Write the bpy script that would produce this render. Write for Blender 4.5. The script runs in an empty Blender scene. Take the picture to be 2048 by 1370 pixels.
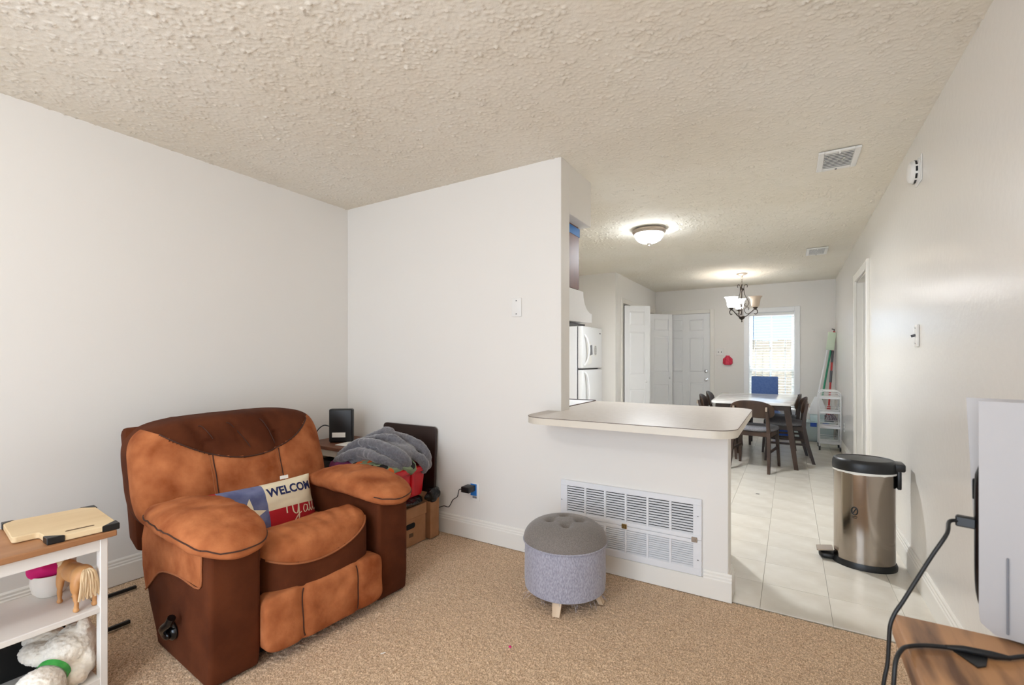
import bpy, bmesh, math, random
import numpy as np
from mathutils import Vector, Matrix, noise as mn
random.seed(11)
rng = np.random.default_rng(11)
PI = math.pi
S = bpy.context.scene
COL = S.collection

# ------------------------------------------------------------------ camera, sky, light, exposure
cam_d = bpy.data.cameras.new('camera')
cam = bpy.data.objects.new('camera', cam_d)
COL.objects.link(cam)
cam.location = (0, 0, 1.213)
cam.rotation_euler = (PI / 2, 0, math.atan2(556, 921.4))
cam_d.sensor_width = 36
cam_d.lens = 921.4 / 2048 * 36
cam_d.shift_y = 34 / 2048
cam_d.clip_start = 0.02
cam_d.dof.use_dof = True
cam_d.dof.focus_distance = 3.2
cam_d.dof.aperture_fstop = 5.6
S.camera = cam

W = bpy.data.worlds.new('sky')
S.world = W
W.use_nodes = True
wn = W.node_tree
bg = wn.nodes['Background']
geo = wn.nodes.new('ShaderNodeTexCoord')
sep = wn.nodes.new('ShaderNodeSeparateXYZ')
ramp = wn.nodes.new('ShaderNodeValToRGB')
wn.links.new(geo.outputs['Generated'], sep.inputs[0])
wn.links.new(sep.outputs['Z'], ramp.inputs[0])
ramp.color_ramp.elements[0].color = (0.42, 0.56, 0.76, 1)
ramp.color_ramp.elements[1].color = (0.20, 0.36, 0.70, 1)
wn.links.new(ramp.outputs[0], bg.inputs[0])
bg.inputs[1].default_value = 2.3


def area_light(name, loc, rot, sx, sy, power, color):
    d = bpy.data.lights.new(name, 'AREA')
    d.shape = 'RECTANGLE'
    d.size, d.size_y, d.energy, d.color = sx, sy, power, color
    o = bpy.data.objects.new(name, d)
    COL.objects.link(o)
    o.location, o.rotation_euler = loc, rot
    return o


# light for an assumed living room window behind the camera, and an added lamp outside the dining window
area_light('assumed_rear_window_light', (-0.9, -2.06, 1.1), (PI / 2, 0, 0), 2.2, 2.0, 72, (0.80, 0.90, 1.0))
area_light('added_light_above_yard', (-0.26, 10.3, 3.7), (math.radians(-52), 0, 0), 3.0, 1.6, 4300, (0.95, 0.98, 1.0))  # added lamp out of view, brightens the kitchen through the dining window
# fill light added behind the camera, under an added ceiling lamp built further down
pl = bpy.data.lights.new('added_fill_light', 'POINT')
pl.energy, pl.color, pl.shadow_soft_size = 27, (0.97, 0.98, 1.0), 0.12
plo = bpy.data.objects.new('added_fill_light', pl)
COL.objects.link(plo)
plo.location = (-1.2, -0.55, 2.14)

S.view_settings.view_transform = 'Standard'
S.view_settings.look = 'None'
S.view_settings.gamma = 1.0
S.view_settings.use_curve_mapping = False
S.view_settings.exposure = 0.06
S.cycles.use_denoising = True
S.cycles.diffuse_bounces = 6
S.cycles.max_bounces = 12


# ------------------------------------------------------------------ materials
def lin(c):
    return tuple(((x / 255) / 12.92 if x / 255 <= 0.04045 else ((x / 255 + 0.055) / 1.055) ** 2.4) for x in c) + (1,)


MATS = {}


def mat(name, c, rough=0.6, c2=None, scale=8, detail=4, stretch=(1, 1, 1), bump=None, metal=0.0, spec=0.5, lo=0.35, hi=0.65,
        coat=0.0, emit=None, emit_s=0.0, alpha=None, trans=0.0, sheen=0.0, rnd=0.0):
    if name in MATS:
        return MATS[name]
    m = bpy.data.materials.new(name)
    m.use_nodes = True
    nt = m.node_tree
    b = nt.nodes['Principled BSDF']
    b.inputs['Roughness'].default_value = rough
    b.inputs['Metallic'].default_value = metal
    b.inputs['Specular IOR Level'].default_value = spec
    b.inputs['Coat Weight'].default_value = coat
    b.inputs['Sheen Weight'].default_value = sheen
    b.inputs['Transmission Weight'].default_value = trans
    b.inputs['Base Color'].default_value = lin(c)
    if alpha is not None:
        b.inputs['Alpha'].default_value = alpha
    if emit:
        b.inputs['Emission Color'].default_value = lin(emit)
        b.inputs['Emission Strength'].default_value = emit_s
    tc = nt.nodes.new('ShaderNodeTexCoord')
    mp = nt.nodes.new('ShaderNodeMapping')
    mp.inputs['Scale'].default_value = stretch
    nt.links.new(tc.outputs['Object'], mp.inputs[0])
    col = None
    if c2:
        n = nt.nodes.new('ShaderNodeTexNoise')
        n.inputs['Scale'].default_value = scale
        n.inputs['Detail'].default_value = detail
        nt.links.new(mp.outputs[0], n.inputs[0])
        r = nt.nodes.new('ShaderNodeValToRGB')
        r.color_ramp.elements[0].position, r.color_ramp.elements[1].position = lo, hi
        r.color_ramp.elements[0].color, r.color_ramp.elements[1].color = lin(c), lin(c2)
        nt.links.new(n.outputs[0], r.inputs[0])
        col = r.outputs[0]
    if rnd:
        oi = nt.nodes.new('ShaderNodeObjectInfo')
        hs = nt.nodes.new('ShaderNodeHueSaturation')
        mr = nt.nodes.new('ShaderNodeMapRange')
        mr.inputs[3].default_value, mr.inputs[4].default_value = 1 - rnd, 1 + rnd
        nt.links.new(oi.outputs['Random'], mr.inputs[0])
        nt.links.new(mr.outputs[0], hs.inputs['Value'])
        if col:
            nt.links.new(col, hs.inputs['Color'])
        else:
            hs.inputs['Color'].default_value = lin(c)
        col = hs.outputs[0]
    if col:
        nt.links.new(col, b.inputs['Base Color'])
    if bump:
        bs, st, dist = bump
        n2 = nt.nodes.new('ShaderNodeTexNoise')
        n2.inputs['Scale'].default_value = bs
        n2.inputs['Detail'].default_value = 5
        nt.links.new(mp.outputs[0], n2.inputs[0])
        bp = nt.nodes.new('ShaderNodeBump')
        bp.inputs['Strength'].default_value = st
        bp.inputs['Distance'].default_value = dist
        nt.links.new(n2.outputs[0], bp.inputs['Height'])
        nt.links.new(bp.outputs[0], b.inputs['Normal'])
    MATS[name] = m
    return m


M_wall = mat('wall_paint', (229, 225, 219), 0.55, bump=(45, 0.06, 0.004))
M_gloss = mat('semigloss_paint', (228, 224, 218), 0.26, bump=(30, 0.16, 0.005), spec=0.7)
M_trim = mat('trim_paint', (232, 228, 220), 0.4)
M_ceil = mat('popcorn', (234, 228, 216), 0.9, c2=(228, 220, 205), scale=1.1, bump=(230, 0.3, 0.003))
M_carpet = mat('carpet_pile', (164, 131, 98), 0.95, c2=(236, 206, 172), scale=190, detail=2, bump=(260, 0.5, 0.004), sheen=0.2)
M_tile = mat('vinyl_tile', (210, 203, 190), 0.26, c2=(222, 217, 206), scale=5, bump=(6, 0.10, 0.01), rnd=0.03)
M_grout = mat('tile_joint', (140, 128, 110), 0.7)
M_white = mat('white_enamel', (236, 236, 236), 0.3)
M_whitepl = mat('white_plastic', (232, 230, 226), 0.4)
M_grille = mat('grille_paint', (226, 226, 228), 0.45)
M_black = mat('black_plastic', (18, 18, 19), 0.4)
M_blackgl = mat('black_gloss', (10, 10, 11), 0.2)
M_cable = mat('black_cable', (14, 14, 15), 0.5)
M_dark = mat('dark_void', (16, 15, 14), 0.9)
M_tan = mat('tan_suede', (136, 70, 34), 0.9, c2=(190, 118, 74), scale=8, detail=9, bump=(45, 0.4, 0.006), spec=0.2, lo=.3, hi=.7)
M_brown = mat('brown_suede', (74, 33, 12), 0.9, c2=(92, 46, 22), scale=6, bump=(70, 0.2, 0.003), spec=0.2)
M_thread = mat('dark_thread', (64, 34, 20), 0.8)
M_thread_l = mat('tan_piping', (158, 94, 54), 0.8)
M_grey = mat('grey_linen', (136, 134, 146), 0.95, c2=(172, 170, 182), scale=230, stretch=(1, 1, 0.35), bump=(260, 0.35, 0.002), sheen=0.3)
M_greytop = mat('grey_linen_top', (106, 99, 93), 0.95, c2=(130, 122, 116), scale=230, bump=(260, 0.35, 0.002), sheen=0.3)
M_lightwood = mat('pale_wood', (196, 166, 132), 0.5, c2=(216, 190, 158), scale=14, stretch=(1, 1, 0.15))
M_counter = mat('laminate', (178, 168, 157), 0.34, c2=(184, 175, 165), scale=40)
M_counter_edge = mat('laminate_edge', (212, 204, 190), 0.4)
M_line = mat('laminate_seam', (88, 68, 56), 0.6)
M_cabinet = mat('cabinet_wood', (88, 46, 28), 0.5, c2=(116, 66, 42), scale=9, stretch=(1, 1, 0.12))
M_tape = mat('blue_tape', (38, 118, 196), 0.6)
M_steel = mat('brushed_steel', (168, 158, 148), 0.15, metal=1.0, bump=(60, 0.06, 0.002))
M_chrome = mat('chrome', (205, 205, 205), 0.15, metal=1.0)
M_brass = mat('brass', (178, 150, 96), 0.3, metal=1.0)
M_bronze = mat('bronze', (74, 64, 56), 0.4, metal=0.6)
M_nickel = mat('nickel', (176, 162, 148), 0.35, metal=0.7)
M_glow = mat('lit_glass', (255, 250, 240), 0.4, emit=(240, 248, 255), emit_s=46.0)
M_glow2 = mat('lit_shade', (255, 248, 236), 0.4, emit=(250, 250, 252), emit_s=14.0)
M_glow3 = mat('added_lamp_glass', (255, 248, 236), 0.4, emit=(255, 246, 234), emit_s=4.0)  # glow of the added lamp behind the camera
M_shade = mat('unlit_shade', (226, 206, 182), 0.5, trans=0.15)
M_walnut = mat('walnut', (42, 27, 19), 0.42, c2=(68, 47, 34), scale=8, stretch=(1, 1, 0.2))
M_marble = mat('marble', (206, 203, 200), 0.14, c2=(232, 230, 228), scale=6, detail=8)
M_seatgrey = mat('seat_fabric', (112, 112, 118), 0.9, c2=(134, 134, 140), scale=120)
M_blue = mat('blue_upholstery', (70, 100, 158), 0.8, c2=(84, 112, 168), scale=50)
M_bluepl = mat('blue_plastic', (30, 78, 178), 0.35)
M_glass = mat('window_glass', (245, 250, 250), 0.02, trans=1.0)
M_glass.node_tree.nodes['Principled BSDF'].inputs['IOR'].default_value = 1.02
M_slat = mat('blind_slat', (246, 246, 244), 0.5)
M_fence = mat('fence_wood', (104, 97, 88), 0.85, c2=(74, 67, 60), scale=6, stretch=(1, 1, 0.2), rnd=0.08)
M_soil = mat('yard', (52, 58, 34), 0.95, c2=(70, 74, 46), scale=3)
M_clear = mat('clear_plastic', (214, 234, 236), 0.2, alpha=0.62)
M_green = mat('green_plastic', (52, 150, 110), 0.4)
M_red = mat('red_plastic', (196, 16, 30), 0.35)
M_redh = mat('red_handle', (186, 44, 44), 0.4)
M_greygrip = mat('grey_grip', (86, 86, 90), 0.6)
M_mopflat = mat('pale_green_plastic', (206, 220, 196), 0.5)
M_string = mat('mop_string', (120, 110, 116), 0.9, c2=(190, 178, 184), scale=60)
M_pink = mat('pink_mesh', (214, 56, 84), 0.6)
M_card = mat('cardboard', (158, 112, 76), 0.85, c2=(170, 124, 88), scale=12)
M_bag = mat('bin_bag', (12, 12, 13), 0.22, bump=(30, 0.9, 0.02))
M_blanket = mat('grey_fleece', (92, 90, 95), 0.95, c2=(112, 110, 115), scale=90, bump=(200, 0.6, 0.004), sheen=0.6)
M_board = mat('espresso_board', (44, 26, 20), 0.35)
M_oak = mat('oak_top', (158, 110, 72), 0.5, c2=(180, 132, 92), scale=10, stretch=(1, 0.12, 1))
M_tabletop = mat('rustic_board', (92, 58, 32), 0.5, c2=(176, 128, 84), scale=22, stretch=(1, 0.14, 1), detail=8, lo=.38, hi=.58)
M_browntop = mat('brown_top', (108, 64, 44), 0.45, c2=(124, 78, 54), scale=8)
M_cream = mat('cream_cabinet', (222, 214, 198), 0.5)
M_shelfw = mat('shelf_white', (226, 222, 216), 0.5)
M_bamboo = mat('bamboo', (214, 186, 142), 0.5, c2=(230, 206, 166), scale=8, stretch=(1, 0.15, 1))
M_plush = mat('white_plush', (240, 230, 214), 0.98, c2=(246, 238, 226), scale=40, bump=(240, 0.35, 0.003), sheen=0.5)
M_ribbon = mat('green_ribbon', (40, 150, 60), 0.5, c2=(80, 180, 84), scale=30)
M_horse = mat('toy_horse_body', (186, 130, 76), 0.5, c2=(202, 150, 96), scale=14)
M_mane = mat('toy_horse_tail', (224, 200, 164), 0.6, c2=(204, 174, 132), scale=60, stretch=(1, 1, 0.1))
M_mug = mat('white_ceramic', (230, 224, 214), 0.3)
M_magenta = mat('magenta_cloth', (206, 18, 110), 0.8)
M_pcream = mat('print_cream', (230, 218, 190), 0.9)
M_pred = mat('print_red', (176, 22, 36), 0.9)
M_pblue = mat('print_blue', (84, 92, 132), 0.9, c2=(116, 122, 158), scale=14)
M_pnavy = mat('print_navy', (28, 36, 84), 0.9)
M_console = mat('console_white', (170, 165, 163), 0.5)
M_paper = mat('paper', (240, 238, 232), 0.8)
M_greyprint = mat('grey_print', (120, 120, 124), 0.7)
M_slot = mat('slot_brown', (96, 72, 48), 0.9)


def print_mat():
    m = bpy.data.materials.new('pumpkin_print')
    m.use_nodes = True
    nt = m.node_tree
    b = nt.nodes['Principled BSDF']
    b.inputs['Roughness'].default_value = 0.9
    tc = nt.nodes.new('ShaderNodeTexCoord')
    v = nt.nodes.new('ShaderNodeTexVoronoi')
    v.inputs['Scale'].default_value = 17
    nt.links.new(tc.outputs['Object'], v.inputs['Vector'])
    lt = nt.nodes.new('ShaderNodeMath')
    lt.operation = 'LESS_THAN'
    lt.inputs[1].default_value = 0.46
    nt.links.new(v.outputs['Distance'], lt.inputs[0])
    sx = nt.nodes.new('ShaderNodeSeparateXYZ')
    nt.links.new(v.outputs['Color'], sx.inputs[0])
    gt = nt.nodes.new('ShaderNodeMath')
    gt.operation = 'GREATER_THAN'
    gt.inputs[1].default_value = 0.5
    nt.links.new(sx.outputs[0], gt.inputs[0])
    m1 = nt.nodes.new('ShaderNodeMix')
    m1.data_type = 'RGBA'
    m1.inputs[6].default_value, m1.inputs[7].default_value = lin((206, 92, 30)), lin((20, 20, 22))
    nt.links.new(gt.outputs[0], m1.inputs[0])
    m2 = nt.nodes.new('ShaderNodeMix')
    m2.data_type = 'RGBA'
    m2.inputs[6].default_value = lin((126, 140, 110))
    nt.links.new(lt.outputs[0], m2.inputs[0])
    nt.links.new(m1.outputs[2], m2.inputs[7])
    nt.links.new(m2.outputs[2], b.inputs['Base Color'])
    return m


M_pumpkin = print_mat()


# ------------------------------------------------------------------ geometry helpers
class MB:
    def __init__(s):
        s.v, s.f, s.m = [], [], []
        s.mi = 0

    def add(s, vs, fs, mi=None):
        o = len(s.v)
        s.v += [tuple(p) for p in vs]
        s.f += [tuple(i + o for i in f) for f in fs]
        if isinstance(mi, list):
            s.m += mi
        else:
            s.m += [s.mi if mi is None else mi] * len(fs)
        return s

    def _bm(s, bm, M=None):
        bm.verts.ensure_lookup_table()
        bm.verts.index_update()
        vs = [(M @ v.co if M else v.co.copy()) for v in bm.verts]
        s.add(vs, [[v.index for v in f.verts] for f in bm.faces])
        bm.free()
        return s

    def box(s, lo, hi, bevel=0.0, seg=2, M=None):
        lo, hi = Vector(lo), Vector(hi)
        bm = bmesh.new()
        bmesh.ops.create_cube(bm, size=1)
        c, d = (lo + hi) / 2, hi - lo
        for v in bm.verts:
            v.co = Vector((v.co.x * d.x, v.co.y * d.y, v.co.z * d.z)) + c
        if bevel:
            bmesh.ops.bevel(bm, geom=bm.edges[:], offset=min(bevel, 0.48 * min(d)), segments=seg, profile=0.5, affect='EDGES')
        return s._bm(bm, M)

    def prism(s, pts, axis, a, b, bevel=0.0, seg=2, M=None):
        """polygon pts extruded along axis from a to b; the two coordinates are the others in x, y, z order"""
        def mk(p, t):
            q = list(p)
            q.insert(axis, t)
            return Vector(q)
        bm = bmesh.new()
        va = [bm.verts.new(mk(p, a)) for p in pts]
        vb = [bm.verts.new(mk(p, b)) for p in pts]
        bm.faces.new(va)
        bm.faces.new(vb[::-1])
        n = len(pts)
        for i in range(n):
            bm.faces.new((va[i], vb[i], vb[(i + 1) % n], va[(i + 1) % n]))
        bmesh.ops.recalc_face_normals(bm, faces=bm.faces[:])
        if bevel:
            bmesh.ops.bevel(bm, geom=[e for e in bm.edges if e.calc_face_angle(0) > 0.5], offset=bevel, segments=seg, profile=0.5, affect='EDGES')
        return s._bm(bm, M)

    def tube(s, path, r, n=8, caps=True, closed=False):
        P = [Vector(p) for p in path]
        R = r if isinstance(r, (list, tuple)) else [r] * len(P)
        vs, fs = [], []
        up = None
        L = len(P)
        for i in range(L):
            if closed:
                t = P[(i + 1) % L] - P[i - 1]
            else:
                t = P[min(i + 1, L - 1)] - P[max(i - 1, 0)]
            t.normalize()
            if up is None:
                up = Vector((0, 0, 1)) if abs(t.z) < 0.9 else Vector((1, 0, 0))
            a = up - t * up.dot(t)
            if a.length < 1e-5:
                a = t.orthogonal()
            a.normalize()
            up = a
            b = t.cross(a)
            for k in range(n):
                th = 2 * PI * k / n
                vs.append(P[i] + (a * math.cos(th) + b * math.sin(th)) * R[i])
        for i in range(L if closed else L - 1):
            j = (i + 1) % L
            for k in range(n):
                fs.append((i * n + k, i * n + (k + 1) % n, j * n + (k + 1) % n, j * n + k))
        if caps and not closed:
            fs.append(tuple(range(n))[::-1])
            fs.append(tuple(range((L - 1) * n, L * n)))
        return s.add(vs, fs)

    def lathe(s, prof, n=32, c=(0, 0, 0), sx=1, sy=1):
        """prof: list of (r, z) from bottom/outside order; closed where r == 0"""
        vs, fs = [], []
        for r, z in prof:
            for k in range(n):
                th = 2 * PI * k / n
                vs.append((c[0] + r * sx * math.cos(th), c[1] + r * sy * math.sin(th), c[2] + z))
        for i in range(len(prof) - 1):
            for k in range(n):
                fs.append((i * n + k, i * n + (k + 1) % n, (i + 1) * n + (k + 1) % n, (i + 1) * n + k))
        return s.add(vs, fs)

    def cyl(s, a, b, r, n=16):
        return s.tube([a, b], r, n)

    def sbox(s, half, k=4, n=14, c=(0, 0, 0), fn=None, matfn=None):
        """rounded box (superellipsoid on a subdivided cube); fn deforms a point, matfn picks a slot from (cube point, point)"""
        idx, vs, fs, ms, cube = {}, [], [], [], []
        for ax in range(3):
            for sg in (-1, 1):
                g = [[0] * (n + 1) for _ in range(n + 1)]
                for i in range(n + 1):
                    for j in range(n + 1):
                        p = [0, 0, 0]
                        p[ax] = sg
                        p[(ax + 1) % 3] = -1 + 2 * i / n
                        p[(ax + 2) % 3] = -1 + 2 * j / n
                        key = tuple(round(q, 5) for q in p)
                        if key not in idx:
                            idx[key] = len(vs)
                            vs.append(sb_point(p, half, k, c, fn))
                            cube.append(p)
                        g[i][j] = idx[key]
                for i in range(n):
                    for j in range(n):
                        q = (g[i][j], g[i + 1][j], g[i + 1][j + 1], g[i][j + 1])
                        fs.append(q if sg > 0 else q[::-1])
                        if matfn:
                            cp = [sum(cube[t][w] for t in q) / 4 for w in range(3)]
                            fp = [sum(vs[t][w] for t in q) / 4 for w in range(3)]
                            ms.append(matfn(cp, fp))
        return s.add(vs, fs, ms if matfn else None)

    def grid(s, fn, nu, nv, matfn=None):
        vs = [fn(i / nu, j / nv) for i in range(nu + 1) for j in range(nv + 1)]
        fs, ms = [], []
        for i in range(nu):
            for j in range(nv):
                a = i * (nv + 1) + j
                fs.append((a, a + nv + 1, a + nv + 2, a + 1))
                if matfn:
                    ms.append(matfn((i + .5) / nu, (j + .5) / nv))
        return s.add(vs, fs, ms if matfn else None)


def sb_point(p, half, k, c=(0, 0, 0), fn=None):
    d = (abs(p[0]) ** k + abs(p[1]) ** k + abs(p[2]) ** k) ** (1 / k)
    q = (c[0] + half[0] * p[0] / d, c[1] + half[1] * p[1] / d, c[2] + half[2] * p[2] / d)
    return tuple(fn(*q)) if fn else q


def make(name, mb, mats, parent=None, smooth=40, world=False):
    me = bpy.data.meshes.new(name)
    vs = mb.v
    if world and parent is not None:
        r = parent
        while r.parent:
            r = r.parent
        Mi = (Matrix.Translation(r.location) @ r.rotation_euler.to_matrix().to_4x4()).inverted()
        vs = [Mi @ Vector(p) for p in vs]
    me.from_pydata([tuple(p) for p in vs], [], mb.f)
    if not isinstance(mats, (list, tuple)):
        mats = [mats]
    for m in mats:
        me.materials.append(m)
    if len(mats) > 1:
        me.polygons.foreach_set('material_index', mb.m)
    if smooth:
        me.polygons.foreach_set('use_smooth', [True] * len(me.polygons))
        me.set_sharp_from_angle(angle=math.radians(smooth))
    me.update()
    o = bpy.data.objects.new(name, me)
    COL.objects.link(o)
    if parent is not None:
        o.parent = parent
    return o


def tag(o, label, cat, group=None):
    o['label'], o['category'] = label, cat
    if group:
        o['group'] = group
    return o


def thing(name, label, cat, loc=(0, 0, 0), rz=0, group=None):
    o = bpy.data.objects.new(name, None)
    o.empty_display_size = 0.05
    COL.objects.link(o)
    o.location = loc
    o.rotation_euler = (0, 0, rz)
    return tag(o, label, cat, group)


def struct(name, mb, mats, smooth=40):
    o = make(name, mb, mats, None, smooth)
    o['kind'] = 'structure'
    return o


def copy_tree(o, parent=None):
    c = o.copy()
    COL.objects.link(c)
    c.parent = parent
    for ch in [x for x in bpy.data.objects if x.parent == o]:
        copy_tree(ch, c)
    return c


def rot(deg, axis, about=(0, 0, 0)):
    a = Vector(about)
    return Matrix.Translation(a) @ Matrix.Rotation(math.radians(deg), 4, axis) @ Matrix.Translation(-a)


def bez(p, n=8):
    """Catmull-Rom through the points"""
    P = [Vector(q) for q in p]
    P = [P[0] * 2 - P[1]] + P + [P[-1] * 2 - P[-2]]
    out = []
    for i in range(1, len(P) - 2):
        for t in range(n):
            t /= n
            a, b, c, d = P[i - 1], P[i], P[i + 1], P[i + 2]
            out.append(0.5 * (2 * b + (c - a) * t + (2 * a - 5 * b + 4 * c - d) * t * t + (3 * b - a - 3 * c + d) * t ** 3))
    out.append(P[-2])
    return out


def blobs(name, lst, voxel, mats, parent, fuzz=0.0, smooth_it=4):
    """ellipsoids fused into one continuous skin: (centre, radii, (axis, degrees) or None)"""
    bm = bmesh.new()
    for c, r, ro in lst:
        M = Matrix.Translation(c)
        if ro:
            M = M @ Matrix.Rotation(math.radians(ro[1]), 4, ro[0])
        M = M @ Matrix.Diagonal((r[0], r[1], r[2], 1))
        bmesh.ops.create_icosphere(bm, subdivisions=3, radius=1, matrix=M)
    me = bpy.data.meshes.new('tmp')
    bm.to_mesh(me)
    bm.free()
    o = bpy.data.objects.new('tmp', me)
    COL.objects.link(o)
    rm = o.modifiers.new('r', 'REMESH')
    rm.mode = 'VOXEL'
    rm.voxel_size = voxel
    sm = o.modifiers.new('s', 'SMOOTH')
    sm.iterations = smooth_it
    dg = bpy.context.evaluated_depsgraph_get()
    dg.update()
    m2 = bpy.data.meshes.new_from_object(o.evaluated_get(dg))
    bpy.data.objects.remove(o)
    m2.name = name
    if fuzz:
        for v in m2.vertices:
            v.co += v.normal * fuzz * (random.random() - 0.3)
    m2.materials.clear()
    m2.materials.append(mats)
    m2.polygons.foreach_set('use_smooth', [True] * len(m2.polygons))
    ob = bpy.data.objects.new(name, m2)
    COL.objects.link(ob)
    ob.parent = parent
    return ob


def height_grid(name, xs, ys, z, mats):
    nx, ny = len(xs), len(ys)
    co = np.empty((nx, ny, 3), np.float32)
    co[..., 0] = xs[:, None]
    co[..., 1] = ys[None, :]
    co[..., 2] = z
    i = np.arange(nx - 1)[:, None] * ny + np.arange(ny - 1)[None, :]
    q = np.stack([i, i + ny, i + ny + 1, i + 1], -1).reshape(-1, 4)
    me = bpy.data.meshes.new(name)
    me.vertices.add(nx * ny)
    me.vertices.foreach_set('co', co.ravel())
    me.loops.add(q.size)
    me.loops.foreach_set('vertex_index', q.ravel().astype(np.int32))
    me.polygons.add(len(q))
    me.polygons.foreach_set('loop_start', np.arange(0, q.size, 4, dtype=np.int32))
    me.update(calc_edges=True)
    me.polygons.foreach_set('use_smooth', np.ones(len(q), bool))
    me.materials.append(mats)
    o = bpy.data.objects.new(name, me)
    COL.objects.link(o)
    o['kind'] = 'structure'
    return o


def smooth2(a, it):
    for _ in range(it):
        a = (a + np.roll(a, 1, 0) + np.roll(a, -1, 0)) / 3
        a = (a + np.roll(a, 1, 1) + np.roll(a, -1, 1)) / 3
    return a


# ------------------------------------------------------------------ room shell
XL, XR, YB, YK, YF, CX, CY, ZC, Y0 = -3.11, 0.595, 2.54, 2.665, 8.55, -2.1, 6.3, 2.44, -2.0

# ceiling with real popcorn relief
xs = np.arange(XL - .05, XR + .06, 0.0056)
ys = np.concatenate([np.arange(Y0 - .05, .2, 0.05), np.arange(.2, 4.0, 0.0056), np.arange(4.0, YF + .06, 0.013)])
r1 = rng.random((len(xs), len(ys))) ** 3
r1 = .5 * r1 + .5 * smooth2(r1, 1)
r2 = smooth2(rng.random((len(xs), len(ys))), 6)
r2 = (r2 - r2.mean()) / r2.std()
zz = ZC + 0.001 - 0.0095 * np.clip(r1 - .24, 0, .6) * np.clip(1 + .4 * r2, .25, 2)
height_grid('ceiling', xs, ys, zz, M_ceil)
struct('ceiling', MB().box((XL - .1, Y0 - .1, ZC + .01), (XR + .9, YF + .15, ZC + .1)), M_ceil, 0)

# carpet
xs = np.arange(XL - .01, XR + .01, 0.0052)
ys = np.concatenate([np.arange(Y0, 0.3, 0.05), np.arange(0.3, YB + .012, 0.0052)])
c1 = rng.random((len(xs), len(ys)))
c2 = smooth2(rng.random((len(xs), len(ys))), 2)
c2 = (c2 - c2.mean()) / c2.std()
zz = -0.004 + 0.0055 * (c1 - .5) + 0.0006 * c2
zz[:, -2:] -= 0.008
height_grid('floor', xs, ys, zz, M_carpet)
struct('floor', MB().box((XL - .1, Y0 - .1, -.12), (XR + .9, YF + .15, -.02)), M_grout, 0)

# kitchen floor: one object per tile
T = 0.2955
ft = struct('floor_kitchen', MB().box((XL, YB, -.02), (XR + .2, YF, -.005)), M_grout, 0)
tile_me = None
for i in range(-7, 3):
    for j in range(0, 21):
        x0 = -0.126 + i * T
        y0 = YB + 0.012 + j * T
        x1, y1 = min(x0 + T, XR), min(y0 + T, YF)
        if x1 - x0 < .02 or y1 - y0 < .02:
            continue
        full = abs(x1 - x0 - T) < 1e-6 and abs(y1 - y0 - T) < 1e-6
        if full and tile_me:
            t = bpy.data.objects.new('tile', tile_me)
            COL.objects.link(t)
        else:
            t = make('tile', MB().box((.0006, .0006, -.006), (x1 - x0 - .0006, y1 - y0 - .0006, 0.0), 0.0008, 1), M_tile, None, 0)
            if full:
                tile_me = t.data
        t.parent = ft
        t.location = (x0, y0, 0.0)
        t.rotation_euler = (random.gauss(0, .0012), random.gauss(0, .0012), 0)

# walls
struct('wall_left', MB().box((XL - .1, Y0 - .1, -.05), (XL, YF, ZC + .02)), M_wall, 0)
struct('wall_back', MB().prism([(XL, -.05), (-.265, -.05), (-.265, .862), (-1.186, .862), (-1.186, ZC + .02), (XL, ZC + .02)], 1, YB, YK, .003, 1), M_wall, 0)
struct('wall_soffit', MB().box((XL, YK - .001, 2.131), (-1.186, 3.03, ZC + .02), .004), M_wall, 0)
struct('wall_closet', MB().box((XL, CY, -.05), (CX, CY + .1, ZC + .02), .004), M_wall, 0)
wc = MB()
wc.box((CX - .1, CY + .1, -.05), (CX, 6.6, ZC + .02))
wc.box((CX - .1, 8.42, -.05), (CX, YF, ZC + .02))
wc.box((CX - .1, 6.6, 2.04), (CX, 8.42, ZC + .02))
struct('wall_closet', wc, M_wall, 0)
# right wall with the doorway
DY0, DY1, DZ = 5.13, 5.99, 2.03
wr = MB()
wr.box((XR, Y0 - .1, -.05), (XR + .125, DY0, ZC + .02))
wr.box((XR, DY1, -.05), (XR + .125, YF + .1, ZC + .02))
wr.box((XR, DY0, DZ), (XR + .125, DY1, ZC + .02))
struct('wall_right', wr, M_gloss, 0)
# room past the doorway
hb = MB()
hb.box((XR + .8, 4.6, -.05), (XR + .9, 6.6, ZC + .02))
hb.box((XR + .125, 4.6, -.05), (XR + .8, 4.7, ZC + .02))
hb.box((XR + .125, 6.5, -.05), (XR + .8, 6.6, ZC + .02))
struct('wall_hallway', hb, M_wall, 0)
# far wall with the window and the door opening
WX0, WX1, WZ0, WZ1 = -.588, .068, .42, 1.985
BX0, BX1, BZ = -1.985, -1.165, 2.025
wf = MB()
wf.box((XL - .1, YF, -.05), (BX0, YF + .14, ZC + .02))
wf.box((BX0, YF, BZ), (BX1, YF + .14, ZC + .02))
wf.box((BX1, YF, -.05), (WX0, YF + .14, ZC + .02))
wf.box((WX0, YF, -.05), (WX1, YF + .14, WZ0))
wf.box((WX0, YF, WZ1), (WX1, YF + .14, ZC + .02))
wf.box((WX1, YF, -.05), (XR + .13, YF + .14, ZC + .02))
struct('wall_far', wf, M_wall, 0)
# rear wall with an assumed living room window opening (behind the camera, unseen)
RX0, RX1, RZ0, RZ1 = -2.05, .25, .05, 2.1
wb = MB()
wb.box((XL, Y0 - .12, -.05), (RX0, Y0, ZC + .02))
wb.box((RX1, Y0 - .12, -.05), (XR, Y0, ZC + .02))
wb.box((RX0, Y0 - .12, -.05), (RX1, Y0, RZ0))
wb.box((RX0, Y0 - .12, RZ1), (RX1, Y0, ZC + .02))
struct('wall_rear', wb, M_wall, 0)

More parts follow.
